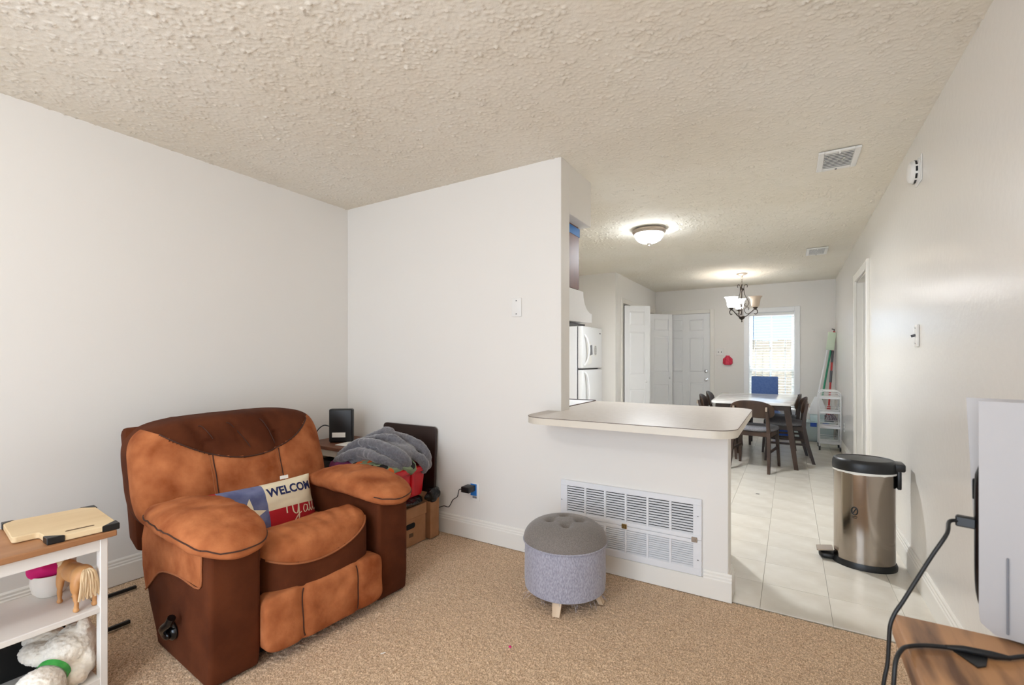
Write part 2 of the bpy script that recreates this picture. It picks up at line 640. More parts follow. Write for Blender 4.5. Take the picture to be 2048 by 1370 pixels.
# baseboards: profile (depth, height)
BP = [(0, 0), (.017, 0), (.017, .098), (.013, .104), (.013, .112), (.009, .118), (.009, .128), (.004, .136), (0, .136)]


def baseboard(name, runs):
    mb = MB()
    for axis, wallc, sgn, a, b in runs:
        pts = [(wallc + sgn * d, z) for d, z in BP]
        mb.prism(pts, 1 if axis == 'y' else 0, a, b)
    return struct(name, mb, M_trim, 0)


baseboard('baseboard_left', [('y', XL, 1, Y0, YB)])
baseboard('baseboard_back', [('x', YB, -1, XL, -1.186)])
# half wall: upper moulding is cut away below the grille
hbm = MB()
hbm.prism([(YB - d, z) for d, z in [(0, 0), (.017, 0), (.017, .098), (0, .098)]], 0, -1.186, -.380)
hbm.prism([(YB - d, z) for d, z in BP], 0, -.380, -.265 + .017)
hbm.prism([(-.265 + d, z) for d, z in BP], 1, YB, YK + .01)
struct('baseboard_half', hbm, M_trim, 0)
baseboard('baseboard_right', [('y', XR, -1, Y0, 5.06), ('y', XR, -1, 6.06, YF)])
baseboard('baseboard_far', [('x', YF, -1, -1.09, XR), ('x', YF, -1, CX, -2.06)])
baseboard('baseboard_closet', [('x', CY, -1, XL, CX), ('y', CX, 1, CY, 6.53), ('y', CX, 1, 8.49, YF)])

# doorway casing in the right wall
dc = MB()
for ya, yb in ((DY0 - .07, DY0 + .008), (DY1 - .008, DY1 + .07)):
    dc.box((XR - .022, ya, 0), (XR + .002, yb, DZ + .07), .004, 1)
dc.box((XR - .02, DY0 + .008, DZ - .008), (XR + .002, DY1 - .008, DZ + .068), .004, 1)
dc.box((XR + .003, DY0 + .0005, 0), (XR + .122, DY0 + .018, DZ - .0005))
dc.box((XR + .003, DY1 - .018, 0), (XR + .122, DY1 - .0005, DZ - .0005))
dc.box((XR + .003, DY0 + .018, DZ - .018), (XR + .122, DY1 - .018, DZ - .0005))
dc.box((XR + .05, DY1 - .03, 0), (XR + .085, DY1 - .018, DZ))
struct('trim_1', dc, M_trim, 0)
# closet casing
cc = MB()
for ya, yb in ((6.53, 6.605), (8.415, 8.49)):
    cc.box((CX - .002, ya, 0), (CX + .016, yb, 2.11), .004, 1)
cc.box((CX - .002, 6.605, 2.035), (CX + .0155, 8.415, 2.109), .004, 1)
cc.box((CX - .098, 6.606, 2.028), (CX - .003, 8.414, 2.039))
struct('trim_2', cc, M_trim, 0)


# ------------------------------------------------------------------ doors
def panel_face(mb_f, w, h, rows, cols, t, st=.09):
    """stiles and rails proud of a thin core; returns the panel rectangles"""
    rects = []
    cw = (w - st * (cols + 1)) / cols
    for c in range(cols + 1):
        x = c * (cw + st)
        mb_f.box((x, -t / 2, 0), (x + st, t / 2, h), .002, 1)
    zs = [0] + [q for r in rows for q in r] + [h]
    for i in range(0, len(zs), 2):
        for c in range(cols):
            x = st + c * (cw + st)
            mb_f.box((x - .001, -t / 2, zs[i]), (x + cw + .001, t / 2, zs[i + 1]), .002, 1)
    for a, b in rows:
        for c in range(cols):
            x = st + c * (cw + st)
            rects.append((x, x + cw, a, b))
    return rects


def raised(x0, x1, z0, z1, t):
    m = MB()
    a, b = .022, t * .42
    for sg in (-1, 1):
        o = [(x0, sg * t * .18, z0), (x1, sg * t * .18, z0), (x1, sg * t * .18, z1), (x0, sg * t * .18, z1)]
        i = [(x0 + a, sg * b, z0 + a), (x1 - a, sg * b, z0 + a), (x1 - a, sg * b, z1 - a), (x0 + a, sg * b, z1 - a)]
        fs = [(4, 5, 6, 7)] + [(k, (k + 1) % 4, 4 + (k + 1) % 4, 4 + k) for k in range(4)]
        if sg > 0:
            fs = [f[::-1] for f in fs]
        m.add(o + i, fs)
    return m


# entry door (six panels) in the far wall
d1 = thing('door_1', 'white six panel entry door with silver knob and deadbolt', 'door', (BX0 + .012, YF + .045, .012))
d1['kind'] = 'structure'
dw = BX1 - BX0 - .024
fm = MB()
rc = panel_face(fm, dw, 2.0, [(.22, .80), (.98, 1.58), (1.70, 1.90)], 2, .044, .11)
make('door_frame', fm, M_white, d1, 0)
for r in rc:
    make('panel', raised(*r, .044), M_white, d1, 0)
for z, nm in ((.865 - .012, 'door_knob'), (1.01 - .012, 'deadbolt')):
    k = MB()
    pr = [(.001, -.07), (.02, -.068), (.028, -.055), (.026, -.04), (.012, -.035), (.012, -.028), (.032, -.026), (.032, -.02), (.0, -.02)] if nm == 'door_knob' else [(.001, -.05), (.022, -.048), (.026, -.04), (.032, -.026), (.032, -.02), (0, -.02)]
    k.lathe(pr, 20)
    k.v = [(dw - .068 + x, z_, z + y) for x, y, z_ in k.v]
    make(nm, k, M_chrome, d1, 50)
fr = MB()
for xa, xb in ((BX0 - .055, BX0 + .012), (BX1 - .012, BX1 + .055)):
    fr.box((xa, YF - .018, 0), (xb, YF + .002, BZ + .055), .004, 1)
fr.box((BX0 + .012, YF - .0175, BZ - .012), (BX1 - .012, YF + .002, BZ + .054), .004, 1)
fr.box((BX0 + .0005, YF + .003, 0), (BX0 + .012, YF + .138, BZ - .0005))
fr.box((BX1 - .012, YF + .003, 0), (BX1 - .0005, YF + .138, BZ - .0005))
fr.box((BX0 + .012, YF + .003, BZ - .012), (BX1 - .012, YF + .138, BZ - .0005))
fr.box((BX0 + .013, YF + .07, 0.0005), (BX1 - .013, YF + .137, .011))
struct('trim_3', fr, M_trim, 0)


def bifold(n, label, a, b, apex2):
    """two hinged leaves standing folded out of the closet opening: visible leaf a-b, its mate b-apex2"""
    o = thing('door_%d' % n, label, 'door', (a[0], a[1], .015))
    o['kind'] = 'structure'
    for p, q in ((a, b), (b, apex2)):
        w = math.hypot(q[0] - p[0], q[1] - p[1])
        ang = math.atan2(q[1] - p[1], q[0] - p[0])
        M = Matrix.Translation((p[0] - a[0], p[1] - a[1], 0)) @ Matrix.Rotation(ang, 4, 'Z')
        f = MB()
        rr = panel_face(f, w - .004, 1.985, [(.20, .76), (.98, 1.60), (1.70, 1.90)], 1, .032, .075)
        f.v = [tuple(M @ Vector(v)) for v in f.v]
        lf = make('door_leaf', f, M_white, o, 0)
        for r in rr:
            pm = raised(*r, .032)
            pm.v = [tuple(M @ Vector(v)) for v in pm.v]
            make('panel', pm, M_white, lf, 0)
        if p is a:
            k = MB().lathe([(0, -.05), (.014, -.048), (.018, -.038), (.012, -.028), (.008, -.016), (0, -.015)], 16)
            k.v = [tuple(M @ Vector((w - .06 + x, z, .88 + y))) for x, y, z in k.v]
            make('knob', k, M_white, lf, 50)


bifold(2, 'white folding closet leaf nearest the refrigerator, standing open', (-2.075, 6.62), (-1.775, 6.86), (-2.07, 7.12))
bifold(3, 'white folding closet leaf beside the entry door, standing open', (-2.08, 8.06), (-1.765, 8.345), (-2.07, 8.41))

# ------------------------------------------------------------------ dining window with blinds
win = thing('window_1', 'tall white framed window with open horizontal blinds behind the dining table', 'window', ((WX0 + WX1) / 2, YF, WZ0))
win['kind'] = 'structure'
wm = MB()
for xa, xb in ((WX0 - .068, WX0 + .004), (WX1 - .004, WX1 + .068)):
    wm.box((xa, YF - .018, WZ0 + .004), (xb, YF + .002, WZ1 + .072), .004, 1)
wm.box((WX0 + .004, YF - .0175, WZ1 - .004), (WX1 - .004, YF + .002, WZ1 + .071), .004, 1)
wm.box((WX0 - .08, YF - .04, WZ0 - .03), (WX1 + .08, YF + .06, WZ0 + .004), .004, 1)
wm.box((WX0 - .068, YF - .016, WZ0 - .09), (WX1 + .068, YF + .002, WZ0 - .03), .004, 1)
for xa, xb in ((WX0 + .0005, WX0 + .012), (WX1 - .012, WX1 - .0005)):
    wm.box((xa, YF + .003, WZ0 + .005), (xb, YF + .138, WZ1 - .0005))
wm.box((WX0 + .012, YF + .003, WZ1 - .012), (WX1 - .012, YF + .138, WZ1 - .0005))
make('window_frame', wm, M_white, win, 0, True)
for z0, z1, yy in ((WZ0 + .004, 1.06, .085), (1.03, WZ1 - .012, .108)):
    sm = MB()
    x0, x1 = WX0 + .012, WX1 - .012
    sm.box((x0, YF + yy, z0), (x0 + .035, YF + yy + .022, z1), .002, 1)
    sm.box((x1 - .035, YF + yy, z0), (x1, YF + yy + .022, z1), .002, 1)
    sm.box((x0 + .035, YF + yy, z0), (x1 - .035, YF + yy + .022, z0 + .04), .002, 1)
    sm.box((x0 + .035, YF + yy, z1 - .035), (x1 - .035, YF + yy + .022, z1), .002, 1)
    sm.box(((x0 + x1) / 2 - .008, YF + yy + .004, z0 + .04), ((x0 + x1) / 2 + .008, YF + yy + .018, z1 - .035))
    sh = make('sash', sm, M_white, win, 0, True)
    make('pane', MB().box((x0 + .035, YF + yy + .009, z0 + .04), (x1 - .035, YF + yy + .012, z1 - .035)), M_glass, sh, 0, True)
bl = thing('window_blind', 'white horizontal slat blind hanging open in the dining window', 'blind', ((WX0 + WX1) / 2, YF + .042, WZ1))
hw = (WX1 - WX0) / 2 - .016
make('headrail', MB().box((-hw, -.028, -.058), (hw, .028, -.013), .003, 1), M_slat, bl, 0)
sl = None
ns = 33
for i in range(ns):
    if sl is None:
        m = MB().grid(lambda u, v: (-hw + 2 * hw * u, -.024 + .048 * v, .0028 * (1 - (2 * v - 1) ** 2)), 1, 6)
        m.grid(lambda u, v: (-hw + 2 * hw * u, -.024 + .048 * v, -.0022 + .0028 * (1 - (2 * v - 1) ** 2)), 1, 6)
        o = make('slat', m, M_slat, bl, 0)
        sl = o
    else:
        o = sl.copy()
        COL.objects.link(o)
    o.location = (0, 0, -.085 - i * .0443)
    o.rotation_euler = (math.radians(7), 0, 0)
make('bottom_rail', MB().box((-hw, -.024, -1.548), (hw, .024, -1.528), .003, 1), M_slat, bl, 0)
for x in (-hw + .1, hw - .1, 0):
    make('ladder_cord', MB().tube([(x, -.026, -.05), (x, -.026, -1.53)], .0014, 5), M_slat, bl)
make('tilt_wand', MB().tube([(-hw + .055, -.036, -.05), (-hw + .057, -.04, -.62)], .004, 6), M_greygrip, bl)

# the yard outside
gy = struct('ground', MB().box((-6, YF + .14, -.4), (6, 16, -.1)), M_soil, 0)
fe = thing('yard_fence', 'weathered board fence standing in the yard beyond the dining window', 'fence', (-.3, 11.6, -.1))
pm = None
for i in range(-16, 17):
    if pm is None:
        o = make('plank', MB().box((-.068, -.01, 0), (.068, .01, 1.74), .004, 1), M_fence, fe, 0)
        pm = o
    else:
        o = pm.copy()
        COL.objects.link(o)
    o.location = (i * .142, random.uniform(-.004, .004), random.uniform(-.015, .01))
    o.rotation_euler = (0, random.gauss(0, .004), 0)
for z in (.35, 1.5):
    make('rail', MB().box((-2.4, .01, z), (2.4, .05, z + .09)), M_fence, fe, 0)

# ------------------------------------------------------------------ return air grille in the half wall
GX0, GX1, GZ0, GZ1 = -1.182, -.388, .0985, .493
gr = thing('return_grille', 'white double row louvred return air grille low in the half wall behind the ottoman', 'vent', (GX0, YB, GZ0))
GW, GH = GX1 - GX0, GZ1 - GZ0
fz = [(.037, .163), (.208, .362)]
nc = 6
cwid = (GW - .042 * 2 - .012 * (nc - 1)) / nc
fm = MB()
yy0, yy1 = -.014, 0
for a, b in ((0, fz[0][0]), (fz[0][1], .183), (.1845, fz[1][0]), (fz[1][1], GH)):
    fm.box((0, yy0, a), (GW, yy1, b), .002, 1)
xsl = [.042 + i * (cwid + .012) for i in range(nc)]
for z0, z1 in fz:
    ed = [0] + [q for x in xsl for q in (x, x + cwid)] + [GW]
    for i in range(0, len(ed), 2):
        fm.box((ed[i], yy0, z0 - .001), (ed[i + 1], yy1, z1 + .001), .0015, 1)
make('grille_frame', fm, M_grille, gr, 0)
make('backing', MB().box((.03, -.002, .03), (GW - .03, -.0005, GH - .02)), M_dark, gr, 0)
slm = None
for z0, z1 in fz:
    for x in xsl:
        lp = thing('louver_panel', '', '')
        del lp['label'], lp['category']
        lp.parent = gr
        lp.location = (x, 0, z0)
        n = 11
        p = (z1 - z0) / n
        for k in range(n):
            if slm is None:
                s_ = make('slat', MB().prism([(-.0125, .0), (-.0112, .0), (-.0033, .0070), (-.0046, .0070)], 0, 0, cwid), M_grille, lp, 0)
                slm = s_
            else:
                s_ = slm.copy()
                COL.objects.link(s_)
                s_.parent = lp
            s_.location = (0, 0, p * k + .0005)
            s_.rotation_euler = (random.uniform(-.02, .02), 0, 0)
for x, m_ in ((.39, M_brass), (GW - .035, M_nickel)):
    k = MB().box((x - .014, -.021, .171), (x + .014, -.013, .197), .002, 1)
    k.box((x - .006, -.026, .178), (x + .006, -.02, .19), .002, 1)
    make('latch', k, m_, gr, 0)
for x, z in ((GW - .018, .08), (GW - .018, GH - .09), (.008, GH - .12)):
    make('screw', MB().lathe([(0, 0), (.004, .0005), (.004, .003)], 8, (x, -.0165, z)), M_greygrip, gr)

# ------------------------------------------------------------------ peninsula counter


def rounded(pts):
    """pts: (x, y, radius)"""
    out = []
    n = len(pts)
    for i, (x, y, r) in enumerate(pts):
        if not r:
            out.append((x, y))
            continue
        p = Vector((x, y))
        a = (Vector(pts[i - 1][:2]) - p).normalized()
        b = (Vector(pts[(i + 1) % n][:2]) - p).normalized()
        t = r / math.tan(math.acos(max(-1, min(1, a.dot(b)))) / 2)
        c = p + (a + b).normalized() * math.hypot(r, t)
        s, e = p + a * t - c, p + b * t - c
        a0 = math.atan2(s.y, s.x)
        da = math.atan2(e.y, e.x) - a0
        da = (da + PI) % (2 * PI) - PI
        for k in range(9):
            out.append((c.x + r * math.cos(a0 + da * k / 8), c.y + r * math.sin(a0 + da * k / 8)))
    return out


ct = thing('counter', 'cream laminate breakfast counter with rounded corners on the half wall', 'counter', (-.73, 2.75, .862))
CP = rounded([(-1.275, 2.539, 0), (-1.275, 2.195, .13), (-.2, 2.195, .11), (-.2, 3.30, .1), (-1.25, 3.30, 0), (-1.25, 2.667, 0), (-1.184, 2.667, 0), (-1.184, 2.539, 0)])
make('counter_edge', MB().prism(CP, 2, .8625, .8975), M_counter_edge, ct, 30, True)
make('edge_seam', MB().prism([(x + (.0004 if x > -.7 else -.0004), y - (.0004 if y < 2.5 else 0)) for x, y in CP], 2, .8975, .9), M_line, ct, 30, True)
CPi = rounded([(-1.2742, 2.539, 0), (-1.2742, 2.1958, .13), (-.2008, 2.1958, .11), (-.2008, 3.2992, .1), (-1.2492, 3.2992, 0), (-1.2492, 2.667, 0), (-1.184, 2.667, 0), (-1.184, 2.539, 0)])
make('counter_top', MB().prism(CPi, 2, .9, .9012), M_counter, ct, 30, True)

bc = thing('base_cabinet', 'white base cabinet under the breakfast counter on the kitchen side', 'cabinet', (-.8, 2.95, 0))
make('body', MB().box((-1.24, YK + .002, .1), (-.36, 3.22, .862)), M_cream, bc, 0, True)
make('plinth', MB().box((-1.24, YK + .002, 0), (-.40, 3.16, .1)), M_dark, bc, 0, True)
for i in range(2):
    x = -1.235 + i * .437
    dd = make('door', MB().box((x, 3.22, .12), (x + .43, 3.24, .84), .003, 1), M_cream, bc, 0, True)
    make('knob', MB().lathe([(0, 0), (.012, .004), (.008, .02)], 12, (x + (.4 if i == 0 else .03), 3.25, .7)), M_chrome, dd, 40, True)

# range, hood and wall cabinet on the kitchen side of the back wall
st = thing('stove', 'white range with black trimmed cooktop beside the breakfast counter', 'stove', (-1.64, 3.0, 0))
make('body', MB().box((-2.03, 2.668, .02), (-1.258, 3.26, .885), .004, 1), M_white, st, 0, True)
make('cooktop', MB().box((-2.03, 2.668, .885), (-1.256, 3.30, .903), .004, 1), M_white, st, 0, True)
make('front_trim', MB().box((-2.03, 3.295, .88), (-1.256, 3.312, .908), .003, 1), M_black, st, 0, True)
make('side_trim', MB().box((-1.262, 2.668, .9), (-1.254, 3.30, .9045)), M_line, st, 0, True)
make('oven_door', MB().box((-2.02, 3.26, .2), (-1.27, 3.30, .78), .006, 1), M_white, st, 0, True)
make('backguard', MB().box((-2.03, 2.668, .903), (-1.256, 2.72, 1.0), .01, 2), M_white, st, 0, True)
for x in (-1.9, -1.6):
    for y in (2.87, 3.15):
        make('burner', MB().lathe([(0, .012), (.07, .01), (.085, 0)], 20, (x, y, .903)), M_black, st, 40, True)

hd = thing('range_hood', 'white curved range hood under the brown wall cabinet', 'hood', (-1.64, 2.9, 1.47))
hp = [(2.667, 1.695), (3.075, 1.695)] + [(3.075 + .165 * (1 - math.cos(t)), 1.69 - .14 * math.sin(t)) for t in [PI / 2 * k / 7 for k in range(1, 8)]] + [(3.24, 1.485), (2.667, 1.47)]
make('hood_body', MB().prism(hp, 0, -2.02, -1.262), M_white, hd, 25, True)
make('filter', MB().box((-1.98, 2.72, 1.462), (-1.3, 3.2, 1.472)), M_greygrip, hd, 0, True)
wcab = thing('wall_cabinet', 'brown wood wall cabinet with blue tape above the range hood', 'cabinet', (-1.64, 2.83, 1.697))
make('body', MB().box((-2.02, 2.667, 1.698), (-1.262, 2.985, 2.13)), M_cabinet, wcab, 0, True)
for xa, xb in ((-2.018, -1.645), (-1.637, -1.264)):
    make('door', MB().box((xa, 2.985, 1.703), (xb, 3.005, 2.122), .004, 1), M_cabinet, wcab, 0, True)
make('tape', MB().box((-1.2625, 2.668, 2.065), (-1.2605, 3.008, 2.122)).box((-1.5, 3.0045, 2.065), (-1.2605, 3.0085, 2.122)), M_tape, wcab, 0, True)

# refrigerator
rf = thing('refrigerator', 'white top freezer refrigerator with curved handles beside the closet wall', 'refrigerator', (-2.6, 5.86, 0))
make('cabinet', MB().box((-2.98, 5.5, .02), (-2.345, 6.225, 1.645), .008, 2), M_white, rf, 0, True)
for z0, z1, nm in ((.12, 1.078, 'fridge_door'), (1.098, 1.645, 'freezer_door')):
    d = make(nm, MB().box((-2.335, 5.503, z0), (-2.27, 6.222, z1), .012, 3), M_white, rf, 30, True)
    pts = [(-2.265, 5.57, z0 + .03), (-2.225, 5.572, z0 + .12), (-2.205, 5.575, (z0 + z1) / 2), (-2.225, 5.572, z1 - .12), (-2.265, 5.57, z1 - .03)]
    if nm == 'freezer_door':
        pts = [(p[0], p[1], z0 + .012 + (p[2] - z0) * .82) for p in pts]
    else:
        pts = [(p[0], p[1], z1 - .012 + (p[2] - z1) * .62) for p in pts]
    make('handle', MB().tube(bez(pts), .013, 8), M_white, d, 50, True)
make('gasket', MB().box((-2.346, 5.506, .13), (-2.334, 6.219, 1.64)), M_greygrip, rf, 0, True)
make('badge', MB().box((-2.27, 6.11, 1.565), (-2.2685, 6.165, 1.58)), M_greyprint, rf, 0, True)
make('kick_plate', MB().box((-2.4, 5.51, .02), (-2.34, 6.215, .11)), M_black, rf, 0, True)
for y0, z0, y1, z1, tilt, m_, nm, lb in ((5.66, 1.15, 5.80, 1.44, 8, M_paper, 'paper_sheet', 'white paper sheet on the freezer door behind the handle'),
                                         (5.72, 1.27, 5.84, 1.40, 10, M_greyprint, 'paper_card', 'grey printed card on the freezer door'),):
    mb = MB().box((-2.2692, y0, z0), (-2.2675 + (.001 if nm == 'paper_card' else 0), y1, z1), M=rot(tilt, 'X', (-2.27, (y0 + y1) / 2, (z0 + z1) / 2)))
    tag(make(nm, mb, m_, None, 0), lb, 'paper')
mg = MB().lathe([(0, .003), (.05, .003), (.055, 0)], 24, (0, 0, 0), 1, 1.55)
mg.v = [(-2.2695 + z, 5.955 + x * .95, 1.335 + y * .98) for x, y, z in mg.v]
mgo = thing('magnet', 'oval grey lettered magnet on the freezer door', 'magnet', (-2.2695, 5.955, 1.335))
make('disc', mg, M_paper, mgo, 40, True)
ml = MB()
for k in range(-4, 5):
    w_ = .045 * math.sqrt(1 - (k / 5.2) ** 2)
    for q in range(3):
        a0 = -w_ + q * w_ * .68
        ml.box((-2.2668, 5.955 + a0, 1.335 + k * .014 - .004), (-2.2655, 5.955 + a0 + w_ * .55, 1.335 + k * .014 + .004))
make('lettering', ml, M_greyprint, mgo, 0, True)


# ------------------------------------------------------------------ ceiling and wall fittings
def ceiling_vent(x0, x1, y0, y1, label, fine):
    o = thing('ceiling_vent', label, 'vent', ((x0 + x1) / 2, (y0 + y1) / 2, ZC), 0, 'ceiling air vents')
    w, d = (x1 - x0) / 2, (y1 - y0) / 2
    a, b = w * .70, d * .80
    f = MB()
    f.box((-w, -d, -.016), (-a, d, -.004), .003, 1)
    f.box((a, -d, -.016), (w, d, -.004), .003, 1)
    f.box((-a, -d, -.016), (a, -b, -.004), .003, 1)
    f.box((-a, b, -.016), (a, d, -.004), .003, 1)
    make('frame', f, M_whitepl, o, 0)
    make('backing', MB().box((-a, -b, -.003), (a, b, -.001)), M_greygrip, o, 0)
    n = 10 if not fine else 14
    s0 = None
    for k in range(n):
        if s0 is None:
            s_ = make('slat', MB().prism([(-.0048, -.0168), (.0048, -.0160), (.0048, -.0140), (-.0048, -.0148)], 0, -a, a), M_whitepl, o, 0)
            s0 = s_
        else:
            s_ = s0.copy()
            COL.objects.link(s_)
        s_.location = (0, -b + (k + .5) * 2 * b / n, 0)
    make('lever', MB().box((-.004, -d * 1.0, -.03), (.004, -d * .9, -.012), .002, 1), M_whitepl, o, 0)
    make('screw', MB().lathe([(0, -.004), (.006, -.003), (.006, 0)], 8, (0, (b + d) / 2, -.016)), M_greygrip, o)
    return o


ceiling_vent(.145, .353, 3.27, 3.582, 'white louvred ceiling vent nearest the smoke detector', False)
ceiling_vent(.156, .359, 6.03, 6.40, 'small white ceiling vent above the dining end, farther of the two', True)

sd = thing('smoke_detector', 'round white smoke detector high on the right wall', 'smoke detector', (XR, 3.255, 2.225))
b = MB().lathe([(0, .048), (.040, .047), (.052, .042), (.058, .032), (.0605, .026), (.0605, .012), (.066, .010), (.066, .0), (0, 0)], 36)
b.v = [(-z, x, y) for x, y, z in b.v]
make('body', b, M_whitepl, sd, 30)
for k in range(10):
    a = 2 * PI * (k + .5) / 10
    m = MB().box((-.0245, -.013, -.003), (-.0155, .013, .003))
    Mx = Matrix.Rotation(a, 4, 'X') @ Matrix.Translation((0, 0, .0585))
    m.v = [tuple(Mx @ Vector(p)) for p in m.v]
    make('slot', m, M_black, sd, 0)
make('mount_plate', MB().box((-.006, -.078, -.07), (-.0005, .06, .07), .004, 1), M_whitepl, sd, 0)

sw = thing('light_switch', 'white toggle light switch on the glossy right wall above the bin', 'switch', (XR, 3.278, 1.342))
make('plate', MB().box((-.012, -.036, -.06), (-.0005, .036, .06), .004, 2), M_whitepl, sw, 30)
make('toggle', MB().box((-.03, -.006, -.004), (-.01, .006, .01), .002, 1, rot(-18, 'Y', (-.012, 0, 0))), M_greygrip, sw, 0)
for z in (-.042, .042):
    k = MB().lathe([(0, .0022), (.0035, .0015), (.0035, 0)], 8)
    k.v = [(-.012 - q[2], q[0], q[1] + z) for q in k.v]
    make('screw', k, M_greygrip, sw)

s2 = thing('light_switch', 'beige double light switch on the far wall beside the entry door', 'switch', (-1.02, YF, 1.342))
make('plate', MB().box((-.058, -.01, -.06), (.058, -.0005, .06), .004, 2), M_whitepl, s2, 30)
for x in (-.023, .023):
    make('toggle', MB().box((x - .005, -.024, -.008), (x + .005, -.009, .008), .002, 1, rot(20, 'X', (0, -.01, 0))), M_greygrip, s2, 0)

pk = thing('wall_ornament', 'pink faceted lantern shaped ornament hanging by the light switch on the far wall', 'ornament', (-.898, YF, 1.195))
om = MB().lathe([(.0, .085), (.03, .085), (.036, .06), (.068, .03), (.072, -.05), (.05, -.072), (0, -.074)], 6, (0, -.03, 0), 1, .38)
make('body', om, M_pink, pk, 0)
wm = MB()
for k in range(6):
    a = 2 * PI * k / 6
    c, s_ = math.cos(a), math.sin(a) * .38
    wm.tube([(.036 * c, -.03 + .036 * s_, .06), (.07 * c, -.03 + .07 * s_, .03), (.074 * c, -.03 + .074 * s_, -.05)], .003, 5)
    c2, s2_ = math.cos(a + PI / 3), math.sin(a + PI / 3) * .38
    wm.tube([(.07 * c, -.03 + .07 * s_, .03), (.075 * c2, -.03 + .075 * s2_, -.05)], .002, 5)
make('wire', wm, M_pred, pk)
make('string', MB().tube([(0, -.012, .085), (0, -.003, .29)], .001, 4), M_paper, pk)
make('nail', MB().cyl((0, -.008, .29), (0, 0, .29), .003, 6), M_greygrip, pk)

bp = thing('blank_plate', 'white blank cover plate on the back wall right of the corner', 'wall plate', (-1.496, YB, 1.546))
make('plate', MB().box((-.036, -.008, -.06), (.036, -.0005, .06), .004, 2), M_whitepl, bp, 30)
for x, z in ((0, .042), (0, -.042)):
    make('screw', MB().box((x - .004, -.0092, z - .003), (x + .004, -.0075, z + .003)), M_greygrip, bp, 0)

ol = thing('wall_outlet', 'taped wall outlet low on the back wall beside the boxes', 'outlet', (-1.822, YB, .318))
make('plate', MB().box((-.037, -.007, -.06), (.037, -.0005, .06), .003, 2), M_whitepl, ol, 30)
make('tape', MB().box((-.034, -.0085, -.025), (.016, -.0068, .054)), M_tape, ol, 0)
make('socket', MB().box((-.018, -.0085, -.042), (.016, -.0068, -.028), .001, 1), M_greyprint, ol, 0)
ch = thing('charger', 'black plug-in power adapter in the taped wall outlet', 'charger', (-1.845, YB, .345))
make('body', MB().box((-.035, -.085, -.018), (.03, -.009, .02), .004, 2), M_black, ch, 30)
cw_ = [(-1.875, 2.47, .345), (-1.93, 2.50, .325), (-1.96, 2.52, .27), (-2.0, 2.52, .24), (-2.03, 2.515, .19), (-2.08, 2.52, .186), (-2.14, 2.52, .16)]
make('cord', MB().tube(bez(cw_), .0028, 6), M_cable, ch, 50, True)

o2 = thing('wall_outlet', 'slim white outlet low on the right wall behind the rolling cart', 'outlet', (XR, 7.2, .35))
make('plate', MB().box((-.007, -.036, -.058), (-.0005, .036, .058), .003, 2), M_whitepl, o2, 30)
for z in (-.022, .022):
    make('socket', MB().box((-.0085, -.012, z - .012), (-.0065, .012, z + .012), .002, 1), M_greygrip, o2, 0)

# flush ceiling lamp
fl = thing('ceiling_lamp', 'lit flush dome ceiling lamp over the kitchen', 'lamp', (-1.135, 4.374, ZC))
make('rim', MB().lathe([(0, -.003), (.12, -.004), (.148, -.012), (.152, -.03), (.138, -.05), (.13, -.052), (.12, -.045)], 40), M_nickel, fl, 30)
make('dome', MB().lathe([(.132, -.05), (.126, -.075), (.105, -.105), (.07, -.125), (.03, -.135), (0.001, -.136)], 40), M_glow, fl, 60)
make('finial', MB().lathe([(.022, -.133), (.02, -.14), (.008, -.145), (.006, -.152), (.009, -.157), (.006, -.163), (.003, -.168), (.001, -.172)], 16), M_nickel, fl, 50)
ld = bpy.data.lights.new('kitchen_lamp_light', 'AREA')
ld.shape, ld.size, ld.energy, ld.color = 'DISK', .2, 50, (.92, .96, 1.0)
lo_ = bpy.data.objects.new('kitchen_lamp_light', ld)
COL.objects.link(lo_)
lo_.location = (-1.135, 4.374, ZC - .176)
# unseen copy of that lamp, added behind the camera as a fill light
fl2 = thing('ceiling_lamp', 'added flush dome lamp behind the camera, a fill light out of view', 'lamp', (-1.2, -.55, ZC))
make('rim', MB().lathe([(0, -.003), (.12, -.004), (.148, -.012), (.152, -.03), (.138, -.05), (.13, -.052), (.12, -.045)], 40), M_nickel, fl2, 30)
make('dome', MB().lathe([(.132, -.05), (.126, -.075), (.105, -.105), (.07, -.125), (.03, -.135), (0.001, -.136)], 40), M_glow3, fl2, 60)

# chandelier
cd = thing('chandelier', 'bronze scroll chandelier with three bell shades over the dining table', 'chandelier', (-.588, 7.322, ZC), math.atan2(556, 921.4))
make('canopy', MB().lathe([(0, -.003), (.07, -.004), (.072, -.012), (.05, -.024), (.018, -.034), (.01, -.05), (0.001, -.055)], 28), M_nickel, cd, 40)
lk = MB()
for k in range(3):
    c = Vector((0, 0, -.07 - k * .034))
    e = [(c + Vector(((.011 * math.cos(t)) if k % 2 == 0 else 0, (.011 * math.cos(t)) if k % 2 else 0, .021 * math.sin(t)))) for t in [2 * PI * q / 14 for q in range(14)]]
    lk.tube(e, .0028, 6, closed=True)
make('chain', lk, M_nickel, cd)
make('stem', MB().tube([(0, 0, -.15), (0, 0, -.64)], .006, 8).lathe([(.001, -.205), (.022, -.215), (.024, -.235), (.012, -.25), (.01, -.26)], 12), M_bronze, cd)
make('bowl', MB().lathe([(.008, -.60), (.034, -.607), (.042, -.615), (.036, -.64), (.02, -.655), (.008, -.662), (.006, -.672), (.010, -.68), (.006, -.69), (.001, -.698)], 20), M_bronze, cd, 50)


def spiral(cx, cz, r0, r1, a0, a1, n=16):
    return [(cx + (r0 + (r1 - r0) * k / n) * math.cos(a0 + (a1 - a0) * k / n), cz + (r0 + (r1 - r0) * k / n) * math.sin(a0 + (a1 - a0) * k / n)) for k in range(n + 1)]


